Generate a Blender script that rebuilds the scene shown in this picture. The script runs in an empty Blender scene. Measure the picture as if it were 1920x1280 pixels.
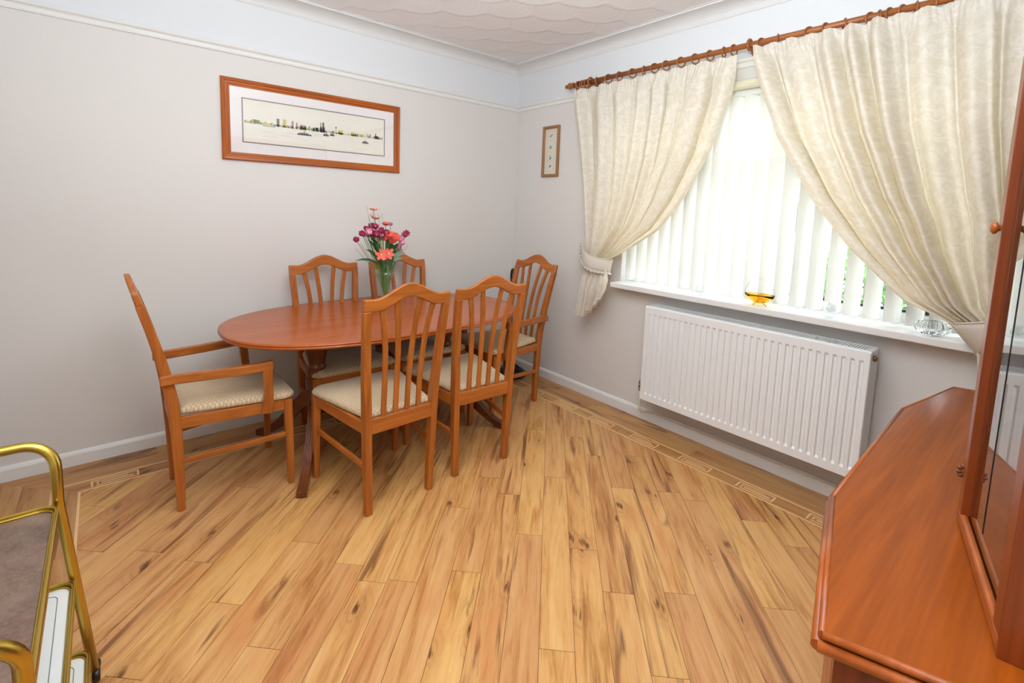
import bpy, bmesh, math, random
from mathutils import Vector, Matrix
import numpy as np
random.seed(7)
PI = math.pi
SC = bpy.context.scene
COL = SC.collection
# ------------------------------------------------------------------ camera
cam_d = bpy.data.cameras.new('camera'); cam = bpy.data.objects.new('camera', cam_d); COL.objects.link(cam)
CX, CY, CZ = -2.7617, -3.2359, 1.40
yaw, pit, rol = 0.865589, 0.109556, 0.035039
fw = Vector((math.cos(yaw)*math.cos(pit), math.sin(yaw)*math.cos(pit), -math.sin(pit)))
rt = Vector((math.sin(yaw), -math.cos(yaw), 0)); up = rt.cross(fw)
R_ = rt*math.cos(rol) + up*math.sin(rol); U_ = -rt*math.sin(rol) + up*math.cos(rol)
cam.matrix_world = Matrix(((R_.x, U_.x, -fw.x, CX), (R_.y, U_.y, -fw.y, CY), (R_.z, U_.z, -fw.z, CZ), (0, 0, 0, 1)))
cam_d.sensor_width = 36; cam_d.sensor_fit = 'HORIZONTAL'; cam_d.lens = 900.0/1920*36
cam_d.shift_y = (489.34-640)/1920; cam_d.clip_start = 0.02; cam_d.clip_end = 200
SC.camera = cam
# ------------------------------------------------------------------ world, lights, exposure
w = bpy.data.worlds.new('World'); SC.world = w; w.use_nodes = True
nt = w.node_tree; bg = nt.nodes['Background']
bg.inputs['Color'].default_value = (0.84, 0.93, 1.0, 1); bg.inputs['Strength'].default_value = 6.8
SC.view_settings.view_transform = 'Standard'; SC.view_settings.look = 'None'
SC.view_settings.exposure = 0.25; SC.view_settings.gamma = 1; SC.view_settings.use_curve_mapping = False
def area(name, loc, rot, sx, sy, power, col):
    d = bpy.data.lights.new(name, 'AREA'); d.shape = 'RECTANGLE'; d.size = sx; d.size_y = sy; d.energy = power; d.color = col
    o = bpy.data.objects.new(name, d); COL.objects.link(o); o.location = loc; o.rotation_euler = rot; return o
area('ceiling_fill', (-1.75, -1.9, 2.15), (math.radians(180), 0, 0), 0.35, 0.35, 22, (0.80, 0.92, 1.0))  # added fill aimed up to brighten the ceiling, not a fitting of the room
area('flash_up', (-2.6, -3.0, 1.9), (math.radians(180-22), 0, math.radians(-45)), 0.4, 0.4, 66, (0.80, 0.92, 1.0))

# ------------------------------------------------------------------ material helpers
def srgb(r, g, b):
    f = lambda c: ((c/255+0.055)/1.055)**2.4 if c/255 > 0.04045 else c/255/12.92
    return (f(r), f(g), f(b), 1)
class NT:
    def __init__(s, name):
        s.m = bpy.data.materials.new(name); s.m.use_nodes = True; s.t = s.m.node_tree; s.b = s.t.nodes['Principled BSDF']; s.out = s.t.nodes['Material Output']
    def n(s, typ, ins=None, **kw):
        nd = s.t.nodes.new(typ)
        for k, v in kw.items(): setattr(nd, k, v)
        for k, v in (ins or {}).items():
            if hasattr(v, 'is_linked') or isinstance(v, bpy.types.NodeSocket): s.t.links.new(v, nd.inputs[k])
            else: nd.inputs[k].default_value = v
        return nd
    def link(s, a, b): s.t.links.new(a, b)
    def mapping(s, coord, scale=(1, 1, 1), rot=(0, 0, 0), loc=(0, 0, 0)):
        return s.n('ShaderNodeMapping', {'Vector': coord, 'Scale': scale, 'Rotation': rot, 'Location': loc}).outputs[0]
    def noise(s, vec, scale, detail=3, rough=0.5, dist=0.0):
        return s.n('ShaderNodeTexNoise', {'Vector': vec, 'Scale': scale, 'Detail': detail, 'Roughness': rough, 'Distortion': dist}).outputs['Fac']
    def ramp(s, fac, stops):
        nd = s.n('ShaderNodeValToRGB', {'Fac': fac}); cr = nd.color_ramp
        while len(cr.elements) < len(stops): cr.elements.new(0.5)
        for e, (p, c) in zip(cr.elements, stops):
            e.position = p; e.color = c if isinstance(c, tuple) else (c, c, c, 1)
        return nd.outputs['Color']
    def mix(s, fac, a, b, mode='MIX'):
        nd = s.n('ShaderNodeMix', data_type='RGBA', blend_type=mode)
        for i, v in ((0, fac), (6, a), (7, b)):
            if isinstance(v, bpy.types.NodeSocket): s.link(v, nd.inputs[i])
            else: nd.inputs[i].default_value = v
        return nd.outputs[2]
    def math(s, op, a, b=0.0, c=None):
        nd = s.n('ShaderNodeMath', operation=op)
        for i, v in enumerate((a, b) if c is None else (a, b, c)):
            if isinstance(v, bpy.types.NodeSocket): s.link(v, nd.inputs[i])
            else: nd.inputs[i].default_value = v
        return nd.outputs[0]
    def bump(s, h, strength=0.2, dist=0.01):
        b = s.n('ShaderNodeBump', {'Height': h, 'Strength': strength, 'Distance': dist}); s.link(b.outputs[0], s.b.inputs['Normal'])
    def set(s, **kw):
        for k, v in kw.items():
            k = {'color': 'Base Color', 'rough': 'Roughness', 'metal': 'Metallic', 'trans': 'Transmission Weight', 'ior': 'IOR', 'coat': 'Coat Weight', 'coat_rough': 'Coat Roughness', 'spec': 'Specular IOR Level', 'sheen': 'Sheen Weight', 'alpha': 'Alpha'}[k]
            if isinstance(v, bpy.types.NodeSocket): s.link(v, s.b.inputs[k])
            else: s.b.inputs[k].default_value = v
        return s.m
M = {}
def plain(name, col, rough=0.5, metal=0.0, nz=0.04, scale=30, bump=0.0, **kw):
    t = NT(name); g = t.n('ShaderNodeNewGeometry').outputs['Position']
    f = t.noise(g, scale, 3)
    lo = tuple(max(0, c*(1-nz)) for c in col[:3])+(1,); hi = tuple(min(1, c*(1+nz)) for c in col[:3])+(1,)
    t.set(color=t.mix(f, lo, hi), rough=rough, metal=metal, **kw)
    if bump: t.bump(f, bump, 0.002)
    M[name] = t.m; return t.m
def wood(name, c0, c1, axis, rough=0.32, fine=1.0, coat=0.15):
    t = NT(name); oc = t.n('ShaderNodeTexCoord').outputs['Object']
    oi = t.n('ShaderNodeObjectInfo').outputs['Random']
    off = t.n('ShaderNodeCombineXYZ', {'X': t.math('MULTIPLY', oi, 7.0), 'Y': t.math('MULTIPLY', oi, 3.0), 'Z': t.math('MULTIPLY', oi, 5.0)}).outputs[0]
    v = t.n('ShaderNodeVectorMath', {0: oc, 1: off}, operation='ADD').outputs[0]
    sc = [28*fine]*3; sc[axis] = 1.6*fine; sc2 = [110*fine]*3; sc2[axis] = 4*fine
    a = t.noise(t.mapping(v, sc), 1.0, 4, 0.55, 0.6); b = t.noise(t.mapping(v, sc2), 1.0, 2, 0.5)
    f = t.math('ADD', t.math('MULTIPLY', a, 0.7), t.math('MULTIPLY', b, 0.35))
    col = t.ramp(f, [(0.30, c0), (0.50, tuple((x+y)/2 for x, y in zip(c0, c1))), (0.68, c1)])
    t.set(color=col, rough=rough, coat=coat, coat_rough=0.25, spec=0.35); t.bump(b, 0.05, 0.001)
    M[name] = t.m; return t.m

def softspec(k):
    M[k].node_tree.nodes['Principled BSDF'].inputs['Specular IOR Level'].default_value = 0.22
for ax, an in enumerate('xyz'):
    wood('chair_wood_'+an, srgb(140, 72, 22), srgb(186, 108, 44), ax)
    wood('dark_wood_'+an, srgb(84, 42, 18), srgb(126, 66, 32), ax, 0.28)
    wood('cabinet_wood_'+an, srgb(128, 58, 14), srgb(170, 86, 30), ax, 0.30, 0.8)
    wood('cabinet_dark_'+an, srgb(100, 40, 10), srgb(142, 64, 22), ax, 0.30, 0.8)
    wood('frame_wood_'+an, srgb(140, 66, 16), srgb(186, 98, 32), ax, 0.35)
    wood('light_frame_'+an, srgb(132, 92, 56), srgb(164, 122, 78), ax, 0.5)
    wood('pole_wood_'+an, srgb(126, 70, 30), srgb(168, 100, 50), ax, 0.35)
wood('table_wood', srgb(160, 74, 18), srgb(176, 88, 26), 0, 0.22, 0.45, 0.1)
wood('side_top_wood', srgb(124, 56, 9), srgb(152, 74, 17), 0, 0.25, 1.1, 0.0)

softspec('side_top_wood')
# painted things
plain('wall_pink', srgb(221, 216, 211), 0.75, nz=0.012, scale=60, bump=0.12)
plain('wall_white', srgb(220, 220, 221), 0.7, nz=0.01)
plain('gloss_white', srgb(232, 230, 226), 0.22, nz=0.01)
plain('cove_white', srgb(219, 216, 213), 0.6, nz=0.01)
plain('ceiling_paint', srgb(238, 231, 229), 0.8, nz=0.015)
plain('radiator_white', srgb(234, 235, 234), 0.3, nz=0.008)
plain('upvc', srgb(238, 238, 236), 0.3, nz=0.01)
plain('cream_trim', srgb(226, 222, 196), 0.45, nz=0.02)
plain('rubber', srgb(22, 22, 24), 0.5)
plain('black_plastic', srgb(26, 26, 28), 0.35, nz=0.2)
plain('brass', srgb(150, 130, 96), 0.35, 1.0)
plain('chrome', srgb(200, 200, 200), 0.2, 1.0)
plain('gold', srgb(196, 168, 78), 0.27, 1.0, nz=0.05, scale=8)
plain('pipe_paint', srgb(214, 204, 190), 0.45)
plain('tray_white', srgb(228, 229, 225), 0.15, nz=0.03, scale=12)
plain('tray_line', srgb(96, 120, 108), 0.3)
plain('inlay_light', srgb(238, 192, 138), 0.4, nz=0.08, scale=60)
plain('gap_dark', srgb(70, 42, 22), 0.8)
plain('inside_dark', srgb(92, 52, 34), 0.6)
plain('mat_board', srgb(232, 226, 224), 0.7, nz=0.01)
plain('print_paper', srgb(232, 226, 214), 0.7, nz=0.02, scale=8)
plain('small_paper', srgb(222, 208, 186), 0.7, nz=0.02)
plain('stamp_paper', srgb(216, 216, 208), 0.7)
plain('ink_grey', srgb(134, 128, 124), 0.7, nz=0.3, scale=200)
plain('ink_yellow', srgb(206, 196, 92), 0.7, nz=0.2, scale=200)
plain('ink_green', srgb(150, 164, 120), 0.7, nz=0.3, scale=200)
plain('ink_rose', srgb(178, 150, 150), 0.7, nz=0.2, scale=200)
plain('ink_blue', srgb(190, 200, 206), 0.7, nz=0.1, scale=200)
plain('ink_dark', srgb(70, 72, 76), 0.7, nz=0.3, scale=200)
plain('stem_green', srgb(92, 130, 62), 0.5, nz=0.2)
plain('leaf_green', srgb(42, 84, 38), 0.45, nz=0.3)
plain('leaf_grey', srgb(130, 156, 128), 0.6, nz=0.2)
plain('petal_coral', srgb(226, 96, 76), 0.6, nz=0.25)
plain('petal_pale', srgb(232, 178, 162), 0.6, nz=0.15)
plain('petal_crimson', srgb(158, 36, 76), 0.6, nz=0.4, scale=120)
plain('petal_pink', srgb(222, 142, 168), 0.6, nz=0.2)
plain('petal_purple', srgb(120, 70, 110), 0.6, nz=0.3)
plain('petal_cream', srgb(220, 206, 150), 0.6, nz=0.2)
plain('house_render', srgb(206, 200, 192), 0.8)
plain('roof_tile', srgb(120, 112, 108), 0.8, nz=0.2)
plain('dark_glass', srgb(50, 56, 62), 0.15)
plain('tarmac', srgb(128, 128, 128), 0.9, nz=0.15)
plain('lawn', srgb(128, 140, 100), 0.9, nz=0.3)
plain('hedge_leaf', srgb(84, 128, 52), 0.6, nz=0.5, scale=9)
plain('trunk', srgb(90, 70, 52), 0.9)
plain('bead', srgb(225, 225, 222), 0.4)

def mat_seat():
    t = NT('seat_fabric'); oc = t.n('ShaderNodeTexCoord').outputs['Object']
    vor = t.n('ShaderNodeTexVoronoi', {'Vector': t.mapping(oc, (1, 1.25, 0.2), rot=(0, 0, PI/4)), 'Scale': 64.0, 'Randomness': 0.1}).outputs['Distance']
    h = t.ramp(vor, [(0.0, 1.0), (0.55, 0.15)])
    c = t.mix(h, srgb(190, 160, 120), srgb(232, 214, 182))
    t.set(color=c, rough=0.9, sheen=0.2); t.bump(h, 0.5, 0.003); M['seat_fabric'] = t.m
mat_seat()
def mat_curtain():
    t = NT('curtain_fabric'); oc = t.n('ShaderNodeTexCoord').outputs['UV']
    a = t.noise(t.mapping(oc, (21, 21, 1)), 1.0, 6, 0.7, 1.1)
    pat = t.ramp(a, [(0.42, 0.0), (0.55, 1.0)])
    c = t.mix(pat, srgb(236, 232, 224), srgb(224, 217, 204))
    t.set(color=c, rough=0.55, sheen=0.1)
    tr = t.n('ShaderNodeBsdfTranslucent', {'Color': t.mix(0.6, c, srgb(255, 216, 104))})
    mx = t.n('ShaderNodeMixShader', {0: 0.27, 1: t.b.outputs[0], 2: tr.outputs[0]})
    t.link(mx.outputs[0], t.out.inputs[0]); M['curtain_fabric'] = t.m
mat_curtain()
def mat_blind():
    t = NT('blind_fabric')
    oc = t.n('ShaderNodeTexCoord').outputs['Object']
    t.set(color=t.mix(t.noise(t.mapping(oc, (200, 200, 30)), 1.0), srgb(240, 240, 232), srgb(248, 248, 242)), rough=0.8)
    tr = t.n('ShaderNodeBsdfTranslucent', {'Color': srgb(252, 250, 248)})
    mx = t.n('ShaderNodeMixShader', {0: 0.30, 1: t.b.outputs[0], 2: tr.outputs[0]})
    t.link(mx.outputs[0], t.out.inputs[0]); M['blind_fabric'] = t.m
mat_blind()
def mat_pane(name, tint=(1, 1, 1, 1), boost=1.0):
    t = NT(name)
    bf = t.n('ShaderNodeNewGeometry').outputs['Backfacing']
    fr = t.n('ShaderNodeFresnel', {'IOR': t.math('SUBTRACT', 1.5, t.math('MULTIPLY', bf, 0.8333))}).outputs[0]
    fr = t.math('MULTIPLY', fr, t.math('SUBTRACT', 1.0, bf))
    r2 = t.math('DIVIDE', t.math('MULTIPLY', fr, 2.0), t.math('ADD', fr, 1.0))
    tp = t.n('ShaderNodeBsdfTransparent', {'Color': tint}); gl = t.n('ShaderNodeBsdfGlossy', {'Color': (1, 1, 1, 1), 'Roughness': 0.0})
    mx = t.n('ShaderNodeMixShader', {0: r2, 1: tp.outputs[0], 2: gl.outputs[0]})
    t.link(mx.outputs[0], t.out.inputs[0]); M[name] = t.m
mat_pane('window_pane'); mat_pane('picture_pane'); mat_pane('cabinet_pane', (0.75, 0.72, 0.68, 1))
def mat_glass(name, col, ior=1.4):
    t = NT(name); t.set(color=col, rough=0.02, trans=1.0, ior=ior); M[name] = t.m
mat_pane('clear_glass', (0.93, 0.945, 0.95, 1)); mat_glass('cut_glass', (0.97, 0.98, 0.98, 1), 1.3); mat_glass('amber_glass', srgb(255, 212, 84), 1.2); mat_pane('vase_glass', (0.95, 0.98, 0.96, 1))
def mat_tray():
    t = NT('tray_brown'); g = t.n('ShaderNodeNewGeometry').outputs['Position']
    a = t.noise(g, 9, 6, 0.65); b = t.noise(g, 160, 3)
    c = t.ramp(t.math('ADD', t.math('MULTIPLY', a, 0.7), t.math('MULTIPLY', b, 0.3)), [(0.35, srgb(84, 62, 50)), (0.65, srgb(134, 112, 98))])
    t.set(color=c, rough=0.3); M['tray_brown'] = t.m
mat_tray()
# floor planks: grain along local direction rot
def mat_plank(name, rot, dark=1.0):
    t = NT(name); g = t.n('ShaderNodeNewGeometry').outputs['Position']
    oi = t.n('ShaderNodeObjectInfo').outputs['Random']
    v0 = t.n('ShaderNodeVectorRotate', {'Vector': g, 'Angle': -rot}, rotation_type='Z_AXIS').outputs[0]
    off = t.n('ShaderNodeCombineXYZ', {'X': t.math('MULTIPLY', oi, 37.0), 'Y': t.math('MULTIPLY', oi, 91.0), 'Z': 0.0}).outputs[0]
    v = t.n('ShaderNodeVectorMath', {0: v0, 1: off}, operation='ADD').outputs[0]      # x = along the grain
    # broad streaks with meander
    big = t.noise(t.mapping(v, (1.5, 15, 1)), 1.0, 5, 0.6, 0.9)
    med = t.noise(t.mapping(v, (3.0, 38, 1)), 1.0, 5, 0.62, 1.2)
    fine = t.noise(t.mapping(v, (14, 330, 1)), 1.0, 3, 0.6)
    base = t.ramp(t.math('ADD', t.math('MULTIPLY', big, 0.55), t.math('ADD', t.math('MULTIPLY', med, 0.36), t.math('MULTIPLY', fine, 0.16))),
                  [(0.34, srgb(140, 88, 44)), (0.44, srgb(178, 122, 66)), (0.52, srgb(204, 150, 90)), (0.68, srgb(218, 170, 110))])
    # dark mineral streaks
    ds = t.noise(t.mapping(v, (0.85, 11, 1), loc=(3.3, 7.7, 0)), 1.0, 4, 0.55, 1.6)
    dm = t.ramp(ds, [(0.585, 0.0), (0.68, 0.85)])
    c = t.mix(dm, base, srgb(120, 74, 42))
    # soft rose / orange blush
    bl = t.ramp(t.noise(t.mapping(v, (2.2, 7, 1), loc=(9, 2, 0)), 1.0, 2), [(0.56, 0.0), (0.72, 0.45)])
    c = t.mix(bl, c, srgb(196, 120, 66))
    # knots
    vk = t.mapping(v, (3.0, 5.4, 1)); vk = t.n('ShaderNodeVectorMath', {0: vk, 1: t.n('ShaderNodeCombineXYZ', {'X': t.math('MULTIPLY', med, 0.5), 'Y': t.math('MULTIPLY', med, 0.7), 'Z': 0.0}).outputs[0]}, operation='ADD').outputs[0]
    vn = t.n('ShaderNodeTexVoronoi', {'Vector': vk, 'Scale': 1.0, 'Randomness': 1.0}, voronoi_dimensions='2D')
    d = vn.outputs['Distance']; keep = t.math('GREATER_THAN', t.n('ShaderNodeSeparateColor', {'Color': vn.outputs['Color']}).outputs[0], 0.62)
    k1 = t.math('MULTIPLY', t.ramp(d, [(0.05, 1.0), (0.38, 0.0)]), keep); k2 = t.math('MULTIPLY', t.ramp(d, [(0.025, 1.0), (0.085, 0.0)]), keep)
    rg = t.ramp(t.n('ShaderNodeMath', {0: t.math('ADD', t.math('MULTIPLY', d, 60.0), t.math('MULTIPLY', med, 9.0))}, operation='SINE').outputs[0], [(0.2, 0.45), (0.9, 1.0)])
    c = t.mix(t.math('MULTIPLY', t.math('MULTIPLY', k1, rg), 0.62), c, srgb(148, 84, 36)); c = t.mix(t.math('MULTIPLY', k2, 0.85), c, srgb(72, 38, 18))
    # plank to plank variation
    hs = t.n('ShaderNodeHueSaturation', {'Hue': t.math('ADD', t.math('MULTIPLY', oi, 0.012), 0.494), 'Saturation': 1.0, 'Value': t.math('MULTIPLY', t.math('ADD', t.math('MULTIPLY', oi, 0.16), 0.92), dark), 'Color': c}).outputs[0]
    t.set(color=hs, rough=t.math('ADD', t.math('MULTIPLY', fine, 0.12), 0.30), spec=0.4); t.bump(fine, 0.06, 0.001); M[name] = t.m
mat_plank('plank_diagonal', PI/4); mat_plank('plank_x', 0, 0.82); mat_plank('plank_y', PI/2, 0.82)

# ------------------------------------------------------------------ mesh helpers
class MB:
    def __init__(s): s.v = []; s.f = []; s.sm = []; s.mi = []; s.uv = None
    def add(s, vs, fs, smooth=False, mi=0):
        o = len(s.v); s.v += [tuple(p) for p in vs]
        for f in fs: s.f.append(tuple(i+o for i in f)); s.sm.append(smooth); s.mi.append(mi)
        return s
    def box(s, x0, x1, y0, y1, z0, z1, mi=0):
        return s.add([(x0, y0, z0), (x1, y0, z0), (x1, y1, z0), (x0, y1, z0), (x0, y0, z1), (x1, y0, z1), (x1, y1, z1), (x0, y1, z1)],
                     [(0, 3, 2, 1), (4, 5, 6, 7), (0, 1, 5, 4), (1, 2, 6, 5), (2, 3, 7, 6), (3, 0, 4, 7)], mi=mi)
    def prism(s, poly, z0, z1, mi=0):
        n = len(poly); a = sum(poly[i][0]*poly[(i+1) % n][1]-poly[(i+1) % n][0]*poly[i][1] for i in range(n))
        if a < 0: poly = poly[::-1]
        return s.add([(x, y, z0) for x, y in poly]+[(x, y, z1) for x, y in poly],
                     [tuple(range(n))[::-1], tuple(range(n, 2*n))]+[(i, (i+1) % n, n+(i+1) % n, n+i) for i in range(n)], mi=mi)
    def rings(s, rings, cap=(True, True), smooth=True, closed=False, mi=0):
        n = len(rings[0]); vs = [p for r in rings for p in r]; m = len(rings); fs = []
        for j in range(m if closed else m-1):
            a, b = j*n, ((j+1) % m)*n
            for i in range(n): k = (i+1) % n; fs.append((a+i, a+k, b+k, b+i))
        s.add(vs, fs, smooth, mi)
        if not closed:
            o = len(s.v)-len(vs)
            if cap[0]: s.f.append(tuple(o+i for i in range(n))[::-1]); s.sm.append(False); s.mi.append(mi)
            if cap[1]: s.f.append(tuple(o+(m-1)*n+i for i in range(n))); s.sm.append(False); s.mi.append(mi)
        return s
    def tube(s, path, r, n=8, closed=False, mi=0):
        P = [Vector(p) for p in path]; m = len(P); rr = r if isinstance(r, (list, tuple)) else [r]*m
        rings = []; N = None
        for i in range(m):
            a = P[(i-1) % m] if (closed or i > 0) else P[i]; b = P[(i+1) % m] if (closed or i < m-1) else P[i]
            T = (b-a).normalized()
            if N is None: N = T.orthogonal().normalized()
            N = (N-T*N.dot(T)).normalized(); B = T.cross(N)
            rings.append([P[i]+N*rr[i]*math.cos(2*PI*k/n)+B*rr[i]*math.sin(2*PI*k/n) for k in range(n)])
        return s.rings(rings, closed=closed, mi=mi)
    def sweep(s, path, sizes, side, smooth=False, closed=False, mi=0):
        P = [Vector(p) for p in path]; m = len(P); side = Vector(side); rings = []
        sz = sizes if isinstance(sizes, list) else [sizes]*m
        for i in range(m):
            a = P[(i-1) % m] if (closed or i > 0) else P[i]; b = P[(i+1) % m] if (closed or i < m-1) else P[i]
            T = (b-a).normalized(); S = (side-T*side.dot(T)).normalized(); N = T.cross(S)
            w_, t_ = sz[i][0]/2, sz[i][1]/2
            rings.append([P[i]+S*w_+N*t_, P[i]-S*w_+N*t_, P[i]-S*w_-N*t_, P[i]+S*w_-N*t_])
        return s.rings(rings, smooth=smooth, closed=closed, mi=mi)
    def lathe(s, prof, o=(0, 0, 0), n=20, cap=(True, True), axis='z', mi=0):
        rings = []
        for r, z in prof:
            ring = []
            for k in range(n):
                c, d = r*math.cos(2*PI*k/n), r*math.sin(2*PI*k/n)
                p = {'z': (c, d, z), 'y': (d, z, c), 'x': (z, c, d)}[axis]
                ring.append((p[0]+o[0], p[1]+o[1], p[2]+o[2]))
            rings.append(ring)
        return s.rings(rings, cap=cap, mi=mi)
    def build(s, name, mats, parent=None, bevel=0.0, seg=2, loc=None):
        me = bpy.data.meshes.new(name); me.from_pydata(s.v, [], s.f)
        me.polygons.foreach_set('use_smooth', s.sm); me.polygons.foreach_set('material_index', s.mi)
        for m_ in (mats if isinstance(mats, (list, tuple)) else [mats]): me.materials.append(M[m_] if isinstance(m_, str) else m_)
        me.update(); o = bpy.data.objects.new(name, me); COL.objects.link(o)
        if parent: o.parent = parent
        if loc: o.location = loc
        if bevel:
            b = o.modifiers.new('bevel', 'BEVEL'); b.width = bevel; b.segments = seg; b.limit_method = 'ANGLE'; b.angle_limit = math.radians(40); b.harden_normals = False
        return o
def fixn(o):
    bm = bmesh.new(); bm.from_mesh(o.data); bmesh.ops.recalc_face_normals(bm, faces=bm.faces); bm.to_mesh(o.data); bm.free(); return o
def thing(name, label, cat, loc=(0, 0, 0), rz=0, group=None):
    o = bpy.data.objects.new(name, None); COL.objects.link(o); o.location = loc; o.rotation_euler = (0, 0, rz); o.empty_display_size = 0.05
    return tag(o, label, cat, group)
def tag(o, label, cat, group=None):
    o['label'] = label; o['category'] = cat
    if group: o['group'] = group
    return o
def struct(o): o['kind'] = 'structure'; return o
def dup(root, loc, rz, label, group=None):
    def cp(o, par):
        c = o.copy(); COL.objects.link(c)
        if par is not None: c.parent = par
        for ch in o.children: cp(ch, c)
        return c
    r = cp(root, None); r.location = loc; r.rotation_euler = (0, 0, rz); r['label'] = label
    if group: r['group'] = group
    return r
def lerp(a, b, t): return a+(b-a)*t
def interp(tab, x):
    if x <= tab[0][0]: return tab[0][1]
    for (a, b), (c, d) in zip(tab, tab[1:]):
        if x <= c: return b+(d-b)*(x-a)/(c-a)
    return tab[-1][1]

# ------------------------------------------------------------------ room shell
XB, YR, ZC, ZR = -3.23, -3.50, 2.591, 2.225       # back wall x, right wall y, ceiling, picture-rail underside
WY0, WY1, WZ0, WZ1 = -3.16, -1.18, 0.88, 2.15      # window opening
def wallmesh(name, boxes):
    m = MB()
    for b in boxes:
        x0, x1, y0, y1, z0, z1 = b
        if z0 < ZR < z1: m.box(x0, x1, y0, y1, z0, ZR, 0); m.box(x0, x1, y0, y1, ZR, z1, 1)
        else: m.box(*b, mi=0 if z1 <= ZR else 1)
    return struct(m.build(name, ['wall_pink', 'wall_white']))
wallmesh('wall_left', [(XB-0.1, 0.3, 0, 0.1, 0, ZC)])
wallmesh('wall_right', [(XB-0.1, 0.3, YR-0.1, YR, 0, ZC)])
wallmesh('wall_back', [(XB-0.1, XB, YR, 0, 0, ZC)])
wallmesh('wall_front', [(0, 0.3, WY1, 0, 0, ZC), (0, 0.3, YR, WY0, 0, ZC), (0, 0.3, WY0, WY1, 0, WZ0), (0, 0.3, WY0, WY1, WZ1, ZC)])
# perimeter profiles (closed rings of (inset, z)) cut into one piece per wall
def perim(name_fn, prof, mat, i_sides=(0, 1, 2, 3), smooth=False):
    crn = lambda d: [(XB+d, 0-d), (0-d, 0-d), (0-d, YR+d), (XB+d, YR+d)]
    n = len(prof); out = []
    for sd in i_sides:
        m = MB(); a = [(*crn(d)[sd], z) for d, z in prof]; b = [(*crn(d)[(sd+1) % 4], z) for d, z in prof]
        m.rings([a, b], smooth=smooth); o = fixn(m.build(name_fn[sd], mat)); struct(o); out.append(o)
    return out
SK = [(0, 0), (0.016, 0), (0.016, 0.058), (0.012, 0.068), (0.006, 0.074), (0, 0.076)]
perim(['baseboard_left', 'baseboard_front', 'baseboard_right', 'baseboard_back'], SK, 'gloss_white')
PRL = [(0, ZR-0.004), (0.010, ZR-0.004), (0.014, ZR+0.004), (0.013, ZR+0.012), (0.008, ZR+0.018), (0.010, ZR+0.022), (0.022, ZR+0.028), (0.026, ZR+0.036), (0.022, ZR+0.043), (0.010, ZR+0.047), (0, ZR+0.049)]
perim(['trim_1', 'trim_2', 'trim_3', 'trim_4'], PRL, 'gloss_white')
CV = [(0, ZC-0.073), (0.006, ZC-0.073), (0.008, ZC-0.066)]
for k in range(9):
    a = k/8*PI/2; CV.append((0.010+0.085*(1-math.cos(a)), ZC-0.064+0.050*math.sin(a)))
CV += [(0.104, ZC-0.013), (0.106, ZC-0.006), (0.115, ZC-0.005), (0.115, ZC), (0, ZC)]
perim(['trim_5', 'trim_6', 'trim_7', 'trim_8'], CV, 'cove_white')
# ceiling with swirled plaster fans as real relief
def ceiling():
    x0, x1, y0, y1 = XB, 0, YR, 0; st = 0.0125
    nx, ny = int((x1-x0)/st)+1, int((y1-y0)/st)+1
    X, Y = np.meshgrid(np.linspace(x0, x1, nx), np.linspace(y0, y1, ny), indexing='ij')
    d1 = np.array((0.79, -0.61)); d2 = np.array((0.61, 0.79))
    U = X*d1[0]+Y*d1[1]; V = X*d2[0]+Y*d2[1]
    W, Hh, Rr = 0.275, 0.22, 0.185
    v0 = -0.70*0.79-0.849*0.61; u0 = (-0.97)*0.79+(-0.60)*-0.61
    Z = np.zeros_like(X); done = np.zeros_like(X, bool)
    jc = np.floor((V-v0)/Hh)
    best = np.full_like(X, -1e9)
    for dj in (3, 2, 1, 0, -1, -2):          # rows: later (nearer the corner) rows are overlapped by earlier ones
        j = jc+dj; off = (np.mod(j, 2))*0.5*W; i = np.round((U-u0-off)/W)
        cu = u0+off+i*W; cv = v0+j*Hh - Rr
        r = np.hypot((U-cu)/1.02, V-cv); ang = np.arctan2(U-cu, V-cv)
        inside = (np.abs(U-cu) < W*0.505) & ((r < Rr) | (V < cv))
        h = 0.0004+0.0045*np.minimum(1, r/Rr)**3+0.00035*np.sin(r*150+4*ang)
        upd = inside; Z = np.where(upd, h, Z)
    m = MB(); vs = np.stack([X, Y, ZC-Z], -1).reshape(-1, 3)
    idx = np.arange(nx*ny).reshape(nx, ny)
    fs = np.stack([idx[:-1, :-1], idx[:-1, 1:], idx[1:, 1:], idx[1:, :-1]], -1).reshape(-1, 4)
    me = bpy.data.meshes.new('ceiling'); me.from_pydata(vs.tolist(), [], fs.tolist()); me.polygons.foreach_set('use_smooth', [True]*len(fs)); me.materials.append(M['ceiling_paint'])
    o = bpy.data.objects.new('ceiling', me); COL.objects.link(o); struct(o)
    MB().box(XB-0.1, 0.3, YR-0.1, 0.1, ZC+0.004, ZC+0.1).build('plaster_board', 'ceiling_paint', o)
ceiling()
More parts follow.
